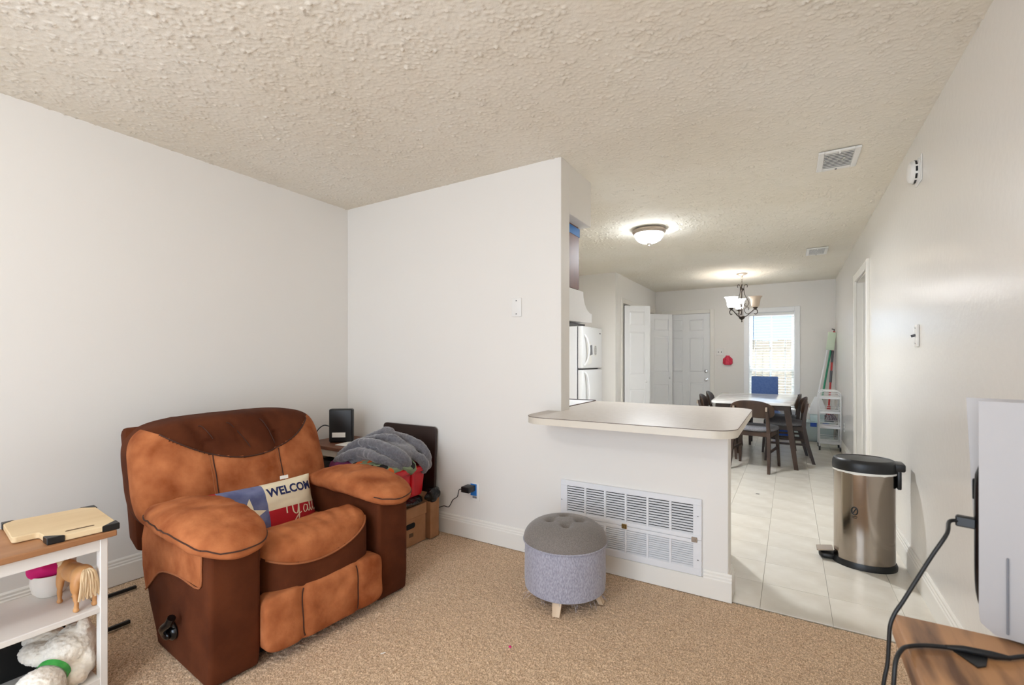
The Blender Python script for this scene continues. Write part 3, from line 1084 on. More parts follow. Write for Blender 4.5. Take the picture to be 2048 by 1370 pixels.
for a_deg, lit in ((195, True), (-45, False), (75, True)):
    a = math.radians(a_deg)
    R3 = Matrix.Rotation(a, 4, 'Z')

    def rz(pts):
        return [tuple(R3 @ Vector((p[0], 0, p[1]))) for p in pts]
    arm = bez([(.03, -.62, 0), (.07, -.605, 0), (.12, -.56, 0), (.165, -.525, 0), (.198, -.535, 0), (.205, -.565, 0), (.188, -.59, 0), (.165, -.583, 0)], 6)
    ob = make('arm', MB().tube(rz([(p.x, p.y) for p in arm]), .0065, 7), M_bronze, cd, 60)
    sc = bez([(.068, -.205, 0), (.074, -.18, 0), (.055, -.162, 0), (.032, -.178, 0), (.027, -.225, 0), (.036, -.30, 0), (.07, -.37, 0), (.092, -.42, 0), (.078, -.465, 0), (.048, -.47, 0), (.035, -.445, 0), (.05, -.43, 0)], 6)
    make('scroll', MB().tube(rz([(p.x, p.y) for p in sc]), .005, 7), M_bronze, cd, 60)
    sc = bez([(.085, -.53, 0), (.092, -.505, 0), (.075, -.482, 0), (.045, -.497, 0), (.035, -.53, 0), (.05, -.565, 0), (.08, -.58, 0), (.12, -.56, 0)], 6)
    make('scroll', MB().tube(rz([(p.x, p.y) for p in sc]), .0045, 7), M_bronze, cd, 60)
    c = R3 @ Vector((.178, 0, 0))
    cp = make('cup', MB().lathe([(.003, -.532), (.012, -.525), (.03, -.502), (.032, -.495), (.024, -.49)], 16, (c.x, c.y, 0)), M_bronze, ob, 50)
    prof = [(.026, -.495), (.044, -.485), (.054, -.46), (.058, -.42), (.064, -.385), (.078, -.357), (.09, -.345)]
    prof += [(r - .003, z) for r, z in prof[::-1]]
    make('lamp_shade', MB().lathe(prof, 28, (c.x, c.y, 0)), M_glow2 if lit else M_shade, ob, 60)

# ------------------------------------------------------------------ dining set
tb = thing('dining_table', 'marble topped dining table with slanted walnut legs before the window', 'table', (-.375, 6.53, 0))
make('tabletop', MB().prism(rounded([(-.412, -.757, .06), (.412, -.757, .06), (.47, .757, .06), (-.47, .757, .06)]), 2, .71, .737, .004, 2), M_marble, tb, 30)
make('apron', MB().box((-.34, -.66, .65), (.34, .66, .71)), M_walnut, tb, 0)
for sx in (-1, 1):
    for sy in (-1, 1):
        t0 = Vector((sx * .34, sy * .63, .71))
        t1 = Vector((sx * .435, sy * .59, 0)) if sy < 0 else Vector((sx * .43, sy * .66, 0))
        m = MB()
        vs = []
        for p, w in ((t1, .02), (t0, .032)):
            vs += [(p.x - w, p.y - w, p.z), (p.x + w, p.y - w, p.z), (p.x + w, p.y + w, p.z), (p.x - w, p.y + w, p.z)]
        m.add(vs, [(3, 2, 1, 0), (4, 5, 6, 7)] + [(k, (k + 1) % 4, 4 + (k + 1) % 4, 4 + k) for k in range(4)])
        make('leg', m, M_walnut, tb, 0)


def bar(mb, path, w, d):
    """square section along a path"""
    vs, fs = [], []
    for i, p in enumerate(path):
        ww = w[i] if isinstance(w, (list, tuple)) else w
        dd = d[i] if isinstance(d, (list, tuple)) else d
        vs += [(p[0] - ww, p[1] - dd, p[2]), (p[0] + ww, p[1] - dd, p[2]), (p[0] + ww, p[1] + dd, p[2]), (p[0] - ww, p[1] + dd, p[2])]
        if i:
            o = (i - 1) * 4
            fs += [(o + k, o + (k + 1) % 4, o + 4 + (k + 1) % 4, o + 4 + k) for k in range(4)]
    n = len(path) * 4
    fs += [(3, 2, 1, 0), (n - 4, n - 3, n - 2, n - 1)]
    mb.add(vs, fs)
    return mb


def dining_chair():
    o = thing('dining_chair', 'walnut dining chair with grey seat at the near end of the marble table', 'chair', (0, 0, 0), 0, 'chairs around the dining table')
    make('seat', MB().sbox((.225, .215, .032), 3.2, 12, (0, .0, .45), lambda x, y, z: (x * (1.0 + .06 * y / .2), y, z)), M_seatgrey, o, 60)
    f = MB()
    f.box((-.185, -.19, .375), (.185, -.165, .425), .003, 1)
    f.box((-.19, .165, .375), (.19, .19, .425), .003, 1)
    for sx in (-1, 1):
        f.box((sx * .185 - .012, -.18, .375), (sx * .185 + .012, .18, .425), .003, 1)
    make('seat_frame', f, M_walnut, o, 0)
    for sx in (-1, 1):
        rl = [(sx * .195, -.285, 0), (sx * .185, -.225, .22), (sx * .175, -.185, .42), (sx * .168, -.195, .55), (sx * .162, -.225, .70)]
        make('leg', bar(MB(), rl, [.013, .015, .017, .015, .012], [.016, .019, .022, .018, .013]), M_walnut, o, 0)
        make('leg', bar(MB(), [(sx * .205, .205, 0), (sx * .185, .175, .42)], [.012, .018], [.012, .018]), M_walnut, o, 0)
        make('stretcher', MB().box((sx * .19 - .009, -.235, .205), (sx * .19 + .009, .185, .23), .002, 1), M_walnut, o, 0)
        make('bolt_plate', MB().box((sx * .163 - .01, -.25, .655), (sx * .163 + .01, -.222, .70), .002, 1), M_nickel, o, 0)

    def bk(x, y, z):
        return (x, y - .215 + .26 * x * x / .22 - (z - .665) * .15, z - .10 * x * x / .2)
    make('backrest', MB().sbox((.225, .011, .095), 3.0, 14, (0, 0, .672), bk), M_walnut, o, 60)
    return o


ch0 = dining_chair()
ch0.location = (-.34, 5.88, 0)
ch0.rotation_euler.z = math.radians(-9)
for x, y, r, lb in ((-.055, 6.54, 92, 'nearer of the two walnut chairs along the right side of the table'),
                    (-.105, 7.08, 91, 'farther of the two walnut chairs along the right side of the table'),
                    (-.775, 6.42, -88, 'nearer of the two walnut chairs along the left side of the table'),
                    (-.785, 7.05, -90, 'farther of the two walnut chairs along the left side of the table')):
    c = copy_tree(ch0)
    c.location = (x, y, 0)
    c.rotation_euler.z = math.radians(r)
    c['label'] = lb

bch = thing('parsons_chair', 'blue upholstered high back chair at the window end of the table', 'chair', (-.32, 7.64, 0), PI)
make('backrest', MB().box((-.172, -.10, .40), (.172, -.04, .965), .012, 3, rot(4, 'X', (0, -.07, .45))), M_blue, bch, 40)
make('seat', MB().box((-.20, -.06, .39), (.20, .30, .47), .02, 3), M_blue, bch, 40)
for sx in (-1, 1):
    for y in (-.05, .27):
        make('leg', bar(MB(), [(sx * .17, y, 0), (sx * .17, y, .39)], [.014, .02], [.014, .02]), M_board, bch, 0)

# rolling cart
ca = thing('rolling_cart', 'white four tier wire rolling cart in the corner by the right wall', 'cart', (.455, 7.58, 0))
for sx in (-1, 1):
    pass
for y in (-.15, .15):
    pth = [(-.118, y, .05), (-.118, y, .74)] + [(-.118 + .05 * (1 - math.cos(t)), y, .74 + .05 * math.sin(t)) for t in (.5, 1.0, PI / 2)]
    pth = pth + [(-p[0], p[1], p[2]) for p in pth[::-1]]
    make('upright', MB().tube(pth, .0085, 8), M_white, ca, 60)
for z in (.085, .29, .49, .685):
    s_ = make('shelf', MB().box((-.112, -.145, z), (.112, .145, z + .028), .003, 1), M_white, ca, 0)
    w = MB()
    for dz in (.055, .08):
        w.tube([(-.11, -.148, z + dz), (.11, -.148, z + dz), (.11, .148, z + dz), (-.11, .148, z + dz)], .0028, 5, closed=True)
    make('rail', w, M_white, s_)
for sx in (-1, 1):
    for y in (-.15, .15):
        w = make('caster', MB().cyl((sx * .115 - .009, y, .022), (sx * .115 + .009, y, .022), .022, 14), M_black, ca, 40)
        make('fork', MB().box((sx * .115 - .012, y - .008, .03), (sx * .115 + .012, y + .008, .058), .003, 1), M_greygrip, w, 0)

# storage tub, blue crate, mops
ct_ = thing('storage_tub', 'clear plastic storage tub with blue latches behind the rolling cart', 'tub', (.28, 8.25, 0))
make('tub_body', MB().prism([(-.25, .005), (.25, .005), (.27, .27), (-.27, .27)], 1, -.16, .16, .01), M_clear, ct_, 40)
make('lid', MB().box((-.28, -.175, .27), (.28, .175, .295), .006, 2), M_clear, ct_, 40)
for x in (-.13, .02, .17):
    make('latch', MB().box((x - .045, -.182, .225), (x + .035, -.165, .285), .005, 2), M_bluepl, ct_, 0)
make('contents', MB().sbox((.2, .12, .09), 3, 8, (0, 0, .11), lambda x, y, z: (x, y, z + .02 * mn.noise((x * 9, y * 9, z * 9)))), M_paper, ct_)
bx = thing('plastic_crate', 'blue plastic crate on the floor behind the dining chairs', 'crate', (-.12, 8.2, 0))
make('body', MB().prism([(-.11, 0), (.11, 0), (.125, .2), (-.125, .2)], 1, -.12, .12, .008), M_bluepl, bx, 40)
make('rim', MB().box((-.135, -.13, .2), (.135, .13, .22), .005, 2), M_bluepl, bx, 40)

mp_ = thing('spin_mop', 'red spin mop with grey grips leaning in the far right corner', 'mop', (.475, 8.3, .3))
A_, B_ = Vector((.485, 8.26, .40)), Vector((.572, 8.50, 1.64))


def lerp(t):
    return A_.lerp(B_, t)


make('handle', MB().tube([lerp(0), lerp(1)], .013, 8), M_redh, mp_, 60, True)
for a, b in ((.38, .52), (.62, .76)):
    make('grip', MB().tube([lerp(a), lerp(b)], .017, 8), M_greygrip, mp_, 60, True)
make('hook', MB().tube([lerp(1), lerp(1) + Vector((0, -.01, .03)), lerp(1) + Vector((-.03, -.02, .035))], .007, 6), M_black, mp_, 60, True)
make('socket', MB().tube([lerp(-.03), lerp(.1)], [.034, .02], 10), M_redh, mp_, 60, True)
st_ = MB()
for k in range(46):
    a = random.uniform(0, 2 * PI)
    r = random.uniform(.07, .13)
    p0 = Vector((.485, 8.25, .385))
    st_.tube(bez([p0, p0 + Vector((math.cos(a) * r * .6, math.sin(a) * r * .45, random.uniform(-.01, .02))), p0 + Vector((math.cos(a) * r, math.sin(a) * r * .75, -.072))], 4), .006, 5)
mo = make('mop_strings', st_, M_string, mp_, 60, True)
mo['kind'] = 'stuff'

gm = thing('flat_mop', 'green handled flat mop with pale green head up in the far right corner', 'mop', (.36, 8.2, 0))
A_, B_ = Vector((.365, 8.38, .30)), Vector((.535, 8.46, 1.40))
make('handle', MB().tube([lerp(0), lerp(1)], .013, 8), M_green, gm, 60, True)
hm_ = MB().box((-.052, -.012, -.005), (.052, .012, .265), .006, 2)
Mh = Matrix.Translation((.515, 8.43, 1.36)) @ Matrix.Rotation(math.radians(7), 4, 'Y')
hm_.v = [tuple(Mh @ Vector(v)) for v in hm_.v]
make('mop_head', hm_, M_mopflat, gm, 40, True)

dp = thing('dustpan', 'white upright dustpan with a long white pole beside the green mop', 'dustpan', (.33, 8.25, .295))
A_, B_ = Vector((.33, 8.28, .5)), Vector((.49, 8.45, 1.38))
make('pole', MB().tube([lerp(0), lerp(1)], .011, 8), M_white, dp, 60, True)
pn = MB().prism([(-.115, .0), (.105, .0), (.095, .12), (.05, .26), (-.03, .26), (-.085, .12)], 1, -.04, .04, .012)
pn.v = [(x + .345, y + 8.19, z + .40) for x, y, z in pn.v]
make('pan', pn, M_white, dp, 40, True)
lp_ = MB().prism([(-.09, 0), (.09, 0), (.09, .11), (-.09, .11)], 1, -.035, .035, .008)
lp_.v = [(x + .345, y + 8.19, z + .296) for x, y, z in lp_.v]
make('pan_tray', lp_, M_clear, dp, 40, True)

# ------------------------------------------------------------------ bin by the right wall
tc_ = thing('trash_can', 'oval stainless steel pedal bin with black lid against the right wall', 'trash can', (.376, 3.425, 0))
ax_, ay_ = .148, .122


def oval(r0, z0, r1, z1, extra=()):
    return MB().lathe(list(extra), 48, (0, 0, 0), ax_, ay_)


make('base', MB().lathe([(0, .0), (1.06, .0), (1.07, .02), (1.03, .035), (0, .036)], 48, (0, 0, 0), ax_, ay_), M_black, tc_, 40)
make('can_body', MB().lathe([(1.0, .03), (1.0, .575), (.97, .578), (.96, .3)], 64, (0, 0, 0), ax_, ay_), M_steel, tc_, 40)
le = MB().lathe([(1.005, .548), (1.035, .552), (1.04, .566), (1.0, .578)], 64, (0, 0, 0), ax_, ay_)
le.v = [(x, y, z + (.006 * mn.noise((x * 30, y * 30, 0)) if z < .56 else 0)) for x, y, z in le.v]
make('liner_edge', le, M_paper, tc_, 60)
make('lid', MB().lathe([(1.0, .560), (1.055, .561), (1.06, .58), (1.05, .606), (1.0, .622), (.93, .628), (.9, .624), (.5, .627), (.001, .629)], 48, (0, 0, 0), ax_, ay_), M_black, tc_, 35)
make('hinge', MB().box((.12, -.055, .572), (.185, .055, .618), .01, 2).box((.148, -.045, .47), (.168, .045, .575), .006, 2), M_black, tc_, 40)
make('pedal', MB().box((-.235, -.045, .055), (-.15, .045, .063), .003, 1, rot(-10, 'Y', (-.17, 0, .05))), M_nickel, tc_, 0)
make('pedal_foot', MB().sbox((.045, .045, .02), 3, 8, (-.18, 0, .021)), M_black, tc_, 60)
th = math.radians(-112)
lg = MB()


def on_can(dth, z, off=.0014):
    t = th + dth
    return (ax_ * math.cos(t) * 1.0 + off * math.cos(t), ay_ * math.sin(t) + off * math.sin(t), z)


lg.tube([on_can(.10 * math.cos(q), .335 + .022 * math.sin(q)) for q in [2 * PI * k / 24 for k in range(24)]], .0035, 6, closed=True)
lg.tube([on_can(-.05, .322), on_can(0, .337), on_can(.05, .349)], .003, 6)
lg.tube([on_can(-.09, .303), on_can(.09, .303)], .002, 5)
lg.tube([on_can(-.07, .294), on_can(.07, .294)], .0015, 5)
make('emblem', lg, M_black, tc_)

# ------------------------------------------------------------------ ottoman
ot = thing('ottoman', 'round grey tufted ottoman on pale wood feet before the grille', 'ottoman', (-.985, 2.155, 0))
R_ = .205
tw = random.Random(3)
make('drum', MB().lathe([(0, .062), (R_ * .93, .062), (R_ * .99, .07), (R_ * 1.005, .12), (R_, .2), (R_ * .995, .285), (R_ * .985, .295), (0, .296)], 64), M_grey, ot, 50)
btn = [(.075 * math.cos(a), .075 * math.sin(a)) for a in (.5, .5 + PI / 2, .5 + PI, .5 + 3 * PI / 2)]


def topz(x, y):
    r = math.hypot(x, y) / (R_ * 1.03)
    z = .30 + .098 * max(0, 1 - r ** 3.2) ** .5
    for bx_, by_ in btn:
        d = math.hypot(x - bx_, y - by_)
        z -= .024 * math.exp(-(d / .022) ** 2)
    for i in range(4):
        (xa, ya), (xb, yb) = btn[i], btn[(i + 1) % 4]
        t = max(0, min(1, ((x - xa) * (xb - xa) + (y - ya) * (yb - ya)) / ((xb - xa) ** 2 + (yb - ya) ** 2)))
        d = math.hypot(x - xa - t * (xb - xa), y - ya - t * (yb - ya))
        z -= .004 * math.exp(-(d / .01) ** 2)
    return z


def topp(u, v):
    r = R_ * 1.03 * (1 - (1 - u) ** 1.7)
    a = 2 * PI * v
    return (r * math.cos(a), r * math.sin(a), topz(r * math.cos(a), r * math.sin(a)))


cu = MB().grid(topp, 40, 72)
cu.lathe([(R_ * 1.03, .301), (R_ * 1.03, .30), (R_ * .97, .29), (0, .29)], 72)
cush = make('cushion', cu, M_greytop, ot, 80)
for bx_, by_ in btn:
    make('button', MB().lathe([(.011, -.004), (.009, .003), (.001, .005)], 12, (bx_, by_, topz(bx_, by_) + .003)), M_greytop, cush)
make('piping', MB().tube([(R_ * 1.025 * math.cos(a), R_ * 1.025 * math.sin(a), .299) for a in [2 * PI * k / 60 for k in range(60)]], .004, 6, closed=True), M_grey, cush)
for a_ in (-78, 12, 102, 192):
    a = math.radians(a_)
    M = Matrix.Rotation(a, 4, 'Z')
    m = MB()
    vs = []
    for r, z, w in ((.185, 0.0, .017), (.155, .065, .024)):
        vs += [(r - .012, -w, z), (r + .012, -w, z), (r + .012, w, z), (r - .012, w, z)]
    m.add([tuple(M @ Vector(p)) for p in vs], [(3, 2, 1, 0), (4, 5, 6, 7)] + [(k, (k + 1) % 4, 4 + (k + 1) % 4, 4 + k) for k in range(4)])
    make('leg', m, M_lightwood, ot, 0)
fz_ = MB()
for k in range(70):
    a = tw.uniform(0, 2 * PI)
    z = tw.choice([.066, .066, tw.uniform(.08, .28)])
    p = Vector((R_ * math.cos(a), R_ * math.sin(a), z))
    d = Vector((math.cos(a + tw.uniform(-.8, .8)), math.sin(a + tw.uniform(-.8, .8)), tw.uniform(-1.5, .2))) * tw.uniform(.008, .022)
    fz_.tube([p, p + d * .6 + Vector((0, 0, .002)), p + d], .0006, 3)
fo = make('loose_threads', fz_, M_grey, ot)
fo['kind'] = 'stuff'

# ------------------------------------------------------------------ recliner
rc_ = thing('recliner', 'two tone tan and dark brown suede recliner with padded arms in the corner', 'recliner', (-2.27, 1.353, 0), math.radians(-4))


def wr_(x, y, z, amp=.006, f=9):
    n = mn.noise((x * f, y * f, z * f)) + .5 * mn.noise((x * f * 2.3, y * f * 2.3, z * f * 2.3))
    return n * amp


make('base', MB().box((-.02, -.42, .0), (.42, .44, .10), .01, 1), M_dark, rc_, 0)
# back shell and cushion
make('back_shell', MB().prism([(-.33, .30), (-.44, .34), (-.575, .84), (-.55, .875), (-.50, .87), (-.36, .45)], 1, -.435, .435, .02), M_brown, rc_, 40)


def back_fn(x, y, z):
    x2 = x - (z - .66) * .36 + .05 * (1 - (y / .45) ** 2)
    z2 = z + .012 * (1 - (y / .45) ** 2) * max(0, (z - .66) / .28) + .008 * y / .45
    x2 += wr_(x, y, z, .009, 6) + .007 * mn.noise((y * 9 + z * 7, z * 15 - y * 5, 3.3)) * max(0, min(1, (.75 - z) / .2))
    for ys_ in (-.165, .165):
        if z < .80:
            x2 -= .014 * math.exp(-((y - ys_) / .022) ** 2)
    if z > .72:
        for ys_ in (-.2, -.02, .16):
            x2 -= .016 * math.exp(-((y - ys_ + .35 * (z - .8)) / .014) ** 2) * min(1, (z - .72) / .06)
    return (x2, y, z2)


BH, BC, BK = (.165, .475, .262), (-.385, .02, .648), 4.6


def arc_z(y):
    return .70 + .20 * min(1.2, abs((y - .02) / .435)) ** 2.0


def back_mat(cp, fp):
    x, y, z = fp
    if cp[0] < -.3 and abs(cp[0]) > .99:
        return 1
    if cp[1] < -.99 and cp[0] < .1:
        return 1
    zz_ = z
    return 1 if (zz_ > arc_z(y) and abs(y - .02) < .43) or (cp[2] > .99 and cp[0] < .7) else 0


make('back_cushion', MB().sbox(BH, BK, 44, BC, back_fn, back_mat), [M_tan, M_brown], rc_, 80)


def surf_back(y, z):
    """front surface of the back cushion at (y, z): march over the cube face"""
    best = None
    for k in range(3):
        pass
    p = [1, y / BH[1], (z - BC[2]) / BH[2]]
    for _ in range(12):
        q = sb_point(p, BH, BK, BC, back_fn)
        p[1] += (y - q[1]) / BH[1]
        p[2] += (z - q[2]) / BH[2]
        p[1] = max(-1, min(1, p[1]))
        p[2] = max(-1, min(1, p[2]))
    return q


def seam_back(pts, r, m_, nm='seam'):
    P = []
    for y, z in pts:
        q = surf_back(y, z)
        P.append((q[0] + r * 1.3, q[1], q[2] + r * .4))
    return make(nm, MB().tube(P, r, 6), m_, rc_, 60)


seam_back([(-.385 + .81 * k / 30, arc_z(-.385 + .81 * k / 30)) for k in range(31)], .0035, M_thread, 'piping')
for y0_, y1_, z1_ in ((-.20, -.15, .81), (-.07, .02, .745), (.10, .155, .745)):  # shade in the headrest folds drawn as thin dark tubes
    seam_back([(y0_ + (y1_ - y0_) * (k / 12) ** .7, .885 + (z1_ - .885) * k / 12) for k in range(13)], .0022, M_thread, 'crease_shade')
for ys_ in (-.165, .165):
    zt = arc_z(ys_) - .006
    seam_back([(ys_ + .008, zt + (.45 - zt) * k / 14) for k in range(15)], .0025, M_thread)
    seam_back([(ys_ - .006, zt + (.45 - zt) * k / 14) for k in range(15)], .0018, M_thread_l)

# arms
prof = [(.495, .004), (.505, .10), (.505, .50), (.485, .56), (-.06, .56), (-.13, .50), (-.165, .42), (-.15, .28), (-.10, .16), (-.02, .05), (.0, .004)]
for sg in (-1, 1):
    ya, yb = (-.458, -.272) if sg < 0 else (.297, .487)
    ab = make('arm', MB().prism(prof, 1, ya, yb, .018, 3), M_brown, rc_, 45)
    up = [(.43, .365), (.25, .36), (.10, .34), (.02, .31), (-.06, .25), (-.118, .205), (-.158, .30), (-.168, .42), (-.13, .505), (-.06, .562), (.44, .562), (.45, .45)]
    yo = -.4585 if sg < 0 else .4875
    make('side_panel', MB().prism(up, 1, min(yo - sg * .01, yo + sg * .004), max(yo - sg * .01, yo + sg * .004), .003, 2), M_tan, ab, 45)
    make('piping', MB().tube(bez([(p[0], yo + sg * .004, p[1]) for p in [(.455, .56), (.45, .45), (.43, .365), (.25, .36), (.10, .34), (.02, .31), (-.06, .25), (-.118, .205)]], 4), .0035, 6), M_thread_l, ab)

    def pad_fn(x, y, z, sg=sg):
        t = (x - .2) / .36
        zz_ = z - .045 * max(0, t) ** 2 - .035 * max(0, -t) ** 2
        zz_ += wr_(x, y * 1.0 + sg * 3, z, .009, 8) + .005 * mn.noise((x * 30 + y * 12, y * 6 + sg, 1.7)) * (1 if z > .55 else .3)
        if z > .555:
            zz_ -= .008 * math.exp(-((x - .22) / .02) ** 2)
        yy_ = y * (1 + .0 * t) + sg * .01 * (1 - t * t)
        return (x, yy_, zz_)
    PH, PC = (.365, .150, .060), (.215, -.362 if sg < 0 else .385, .558)
    pd = make('armrest', MB().sbox(PH, 2.7, 26, PC, pad_fn), M_tan, rc_, 80)
    sp = [sb_point((t, sg * 1.0, .12), PH, 2.7, PC, pad_fn) for t in [-1 + 2 * k / 24 for k in range(25)]]
    make('seam', MB().tube([(p[0], p[1] + sg * .001, p[2]) for p in sp], .003, 6), M_thread, pd)
    sp = [sb_point((1.0, t * sg, .12 - .0 * t), PH, 2.7, PC, pad_fn) for t in [-1 + 2 * k / 14 for k in range(15)]]
    make('seam', MB().tube([(p[0] + .001, p[1], p[2]) for p in sp], .003, 6), M_thread, pd)


def seat_crest(y):
    return .355 + .095 * min(1.15, abs((y + .04) / .30)) ** 2


def sstep(a, b, x):
    t = max(0, min(1, (x - a) / (b - a)))
    return t * t * (3 - 2 * t)


def seat_fn(x, y, z):
    zz_ = z
    up = sstep(.25, .36, z)
    zz_ += up * .095 * sstep(.08, .36, x) + up * .012 * (y / .3) ** 2
    a = math.atan2(y, .95 - x)
    zz_ += up * .0035 * math.sin(a * 55) * math.exp(-((x - .36) / .10) ** 2)
    zz_ += up * wr_(x, y, z, .006, 7)
    x2 = x + .035 * (1 - (y / .31) ** 2) * sstep(.2, .4, x)
    return (x2, y, zz_)


SH, SC = (.415, .285, .11), (.085, .012, .275)


def seat_mat(cp, fp):
    return 1 if cp[0] > .3 and fp[0] > .36 and fp[2] < seat_crest(fp[1]) else 0


make('seat_cushion', MB().sbox(SH, 5, 48, SC, seat_fn, seat_mat), [M_tan, M_brown], rc_, 80)
P = []
for k in range(33):
    ty = -.97 + 1.94 * k / 32
    lo_, hi_ = -1.0, 1.0
    for _ in range(24):
        tz = (lo_ + hi_) / 2
        q = sb_point((1, ty, tz), SH, 5, SC, seat_fn)
        if q[2] < seat_crest(q[1]):
            lo_ = tz
        else:
            hi_ = tz
    P.append((q[0] + .003, q[1], q[2]))
make('piping', MB().tube(P, .0045, 6), M_thread_l, rc_, 60)


def foot_fn(x, y, z):
    x2 = x + wr_(x, y, z, .006, 8)
    for ys_ in (-.12, .15):
        x2 -= .012 * math.exp(-((y - ys_) / .016) ** 2)
    return (x2 - (z - .16) * .06, y, z)


make('footrest', MB().sbox((.055, .287, .115), 7, 34, (.495, .012, .158), foot_fn), M_tan, rc_, 80)
for ys_ in (-.12, .15):
    sp = [sb_point((1, (ys_ - .012) / .287, t), (.055, .287, .115), 7, (.495, .012, .158), foot_fn) for t in [-.9 + 1.8 * k / 10 for k in range(11)]]
    make('seam', MB().tube([(p[0] + .001, p[1], p[2]) for p in sp], .0028, 6), M_thread, rc_)
lv = MB().lathe([(0, .0), (.045, .002), (.045, .014), (.03, .024), (0, .026)], 20)
lv.v = [(.185 + x, -.459 - z, .13 + y * .8) for x, y, z in lv.v]
lv.tube(bez([(.185, -.485, .13), (.20, -.50, .152), (.225, -.505, .172), (.255, -.50, .195), (.27, -.495, .22)]), .015, 10)
lv.sbox((.036, .012, .018), 2.4, 8, (.185, -.488, .125))
make('lever', lv, M_blackgl, rc_, 60)

# lumbar pillow on the recliner
pw = thing('throw_pillow', 'small flag pattern lumbar pillow lettered welcome lying on the recliner', 'pillow', (-2.22, 1.345, .328), math.radians(86))
HX, HZ = .265, .135
PT = math.radians(22)


def pil(u, v, side, off=0.0):
    """u across -1..1, v up -1..1"""
    e = max(0, 1 - abs(u) ** 3) * max(0, 1 - abs(v) ** 3)
    t = .058 * e ** .55 + off
    k = 1 - .05 * (1 - abs(v) ** 2) * abs(u) ** 4
    kz = 1 - .07 * (1 - abs(u) ** 2) * abs(v) ** 4
    x, z = u * HX * k, v * HZ * kz
    y = -side * t + .004 * mn.noise((u * 4, v * 4, side * 2))
    z0 = z + HZ
    return (x, y * math.cos(PT) + z0 * math.sin(PT), z0 * math.cos(PT) - y * math.sin(PT) * 1.0)


def pmat(u, v):
    u, v = 2 * u - 1, 2 * v - 1
    if u < -.78:
        return 1
    if u < -.06:
        return 2
    return 0 if v > -.08 else 1


body = MB().grid(lambda u, v: pil(2 * u - 1, 2 * v - 1, 1), 50, 25, pmat)
body.grid(lambda u, v: pil(1 - 2 * u, 2 * v - 1, -1), 50, 25, lambda u, v: 1)
make('cover', body, [M_pcream, M_pred, M_pblue], pw, 80)


def print_on(name, polys, m_, off=.0012):
    """flat shapes (lists of (u, v) triangles/quads in pillow parameters) laid on the cushion's face"""
    mb = MB()
    for vs, fs in polys:
        mb.add([pil(a, b, 1, off) for a, b in vs], fs)
    return make(name, mb, m_, pw, 80)


def star(cu_, cv_, r, rotd):
    pts = []
    for k in range(10):
        a = math.radians(rotd + 36 * k)
        rr = r if k % 2 == 0 else r * .42
        pts.append((cu_ + rr * math.cos(a) / HX, cv_ + rr * math.sin(a) / HZ))
    vs = [(cu_, cv_)] + pts
    return (vs, [(0, 1 + k, 1 + (k + 1) % 10) for k in range(10)])


sv, sf = star(-.40, -.12, .085, 78)
for _ in range(3):
    nv, nf, cache = list(sv), [], {}
    for f in sf:
        mids = []
        for a, b in ((f[0], f[1]), (f[1], f[2]), (f[2], f[0])):
            key = (min(a, b), max(a, b))
            if key not in cache:
                cache[key] = len(nv)
                nv.append(((sv[a][0] + sv[b][0]) / 2, (sv[a][1] + sv[b][1]) / 2))
            mids.append(cache[key])
        nf += [(f[0], mids[0], mids[2]), (mids[0], f[1], mids[1]), (mids[2], mids[1], f[2]), tuple(mids)]
    sv, sf = nv, nf
print_on('star_print', [(sv, sf)], M_pcream)


def text_poly(txt, size, bold, u0, v0, slant=0, sx=1.0, arc=0.0):
    cv = bpy.data.curves.new('t', 'FONT')
    cv.body = txt
    cv.size = size
    cv.offset = bold
    cv.shear = slant
    cv.resolution_u = 3
    o = bpy.data.objects.new('t', cv)
    COL.objects.link(o)
    dg = bpy.context.evaluated_depsgraph_get()
    dg.update()
    me = bpy.data.meshes.new_from_object(o.evaluated_get(dg))
    bpy.data.objects.remove(o)
    bm = bmesh.new()
    bm.from_mesh(me)
    bmesh.ops.triangulate(bm, faces=bm.faces[:])
    for _ in range(2):
        long_e = [e for e in bm.edges if e.calc_length() > .012]
        if not long_e:
            break
        bmesh.ops.subdivide_edges(bm, edges=long_e, cuts=1)
        bmesh.ops.triangulate(bm, faces=bm.faces[:])
    bm.verts.index_update()
    vs = [(u0 + v.co.x * sx / HX, v0 + (v.co.y + arc * v.co.x) / HZ) for v in bm.verts]
    fs = [tuple(v.index for v in f.verts) for f in bm.faces]
    w = max(v.co.x for v in bm.verts)
    bm.free()
    return (vs, fs), w


tp, tw_ = text_poly('WELCOM', .062, .0016, -.02, .36)
sc_ = .99 * HX / tw_ * .93
tp, tw_ = text_poly('WELCOM', .062, .0022, .0, .38, 0, sc_)
print_on('welcome_lettering', [tp], M_pnavy)


def ribbon(pts, w):
    """brush stroke in pillow metres"""
    P = [Vector((p[0], p[1], 0)) for p in bez([(a, b, 0) for a, b in pts], 6)]
    vs, fs = [], []
    for i, p in enumerate(P):
        t = (P[min(i + 1, len(P) - 1)] - P[max(i - 1, 0)]).normalized()
        n = Vector((-t.y, t.x, 0))
        ww = w * (.55 + .6 * abs(t.y))
        vs += [((p + n * ww).x / HX, (p + n * ww).y / HZ), ((p - n * ww).x / HX, (p - n * ww).y / HZ)]
        if i:
            o = 2 * i
            fs.append((o - 2, o - 1, o + 1, o))
    return (vs, fs)


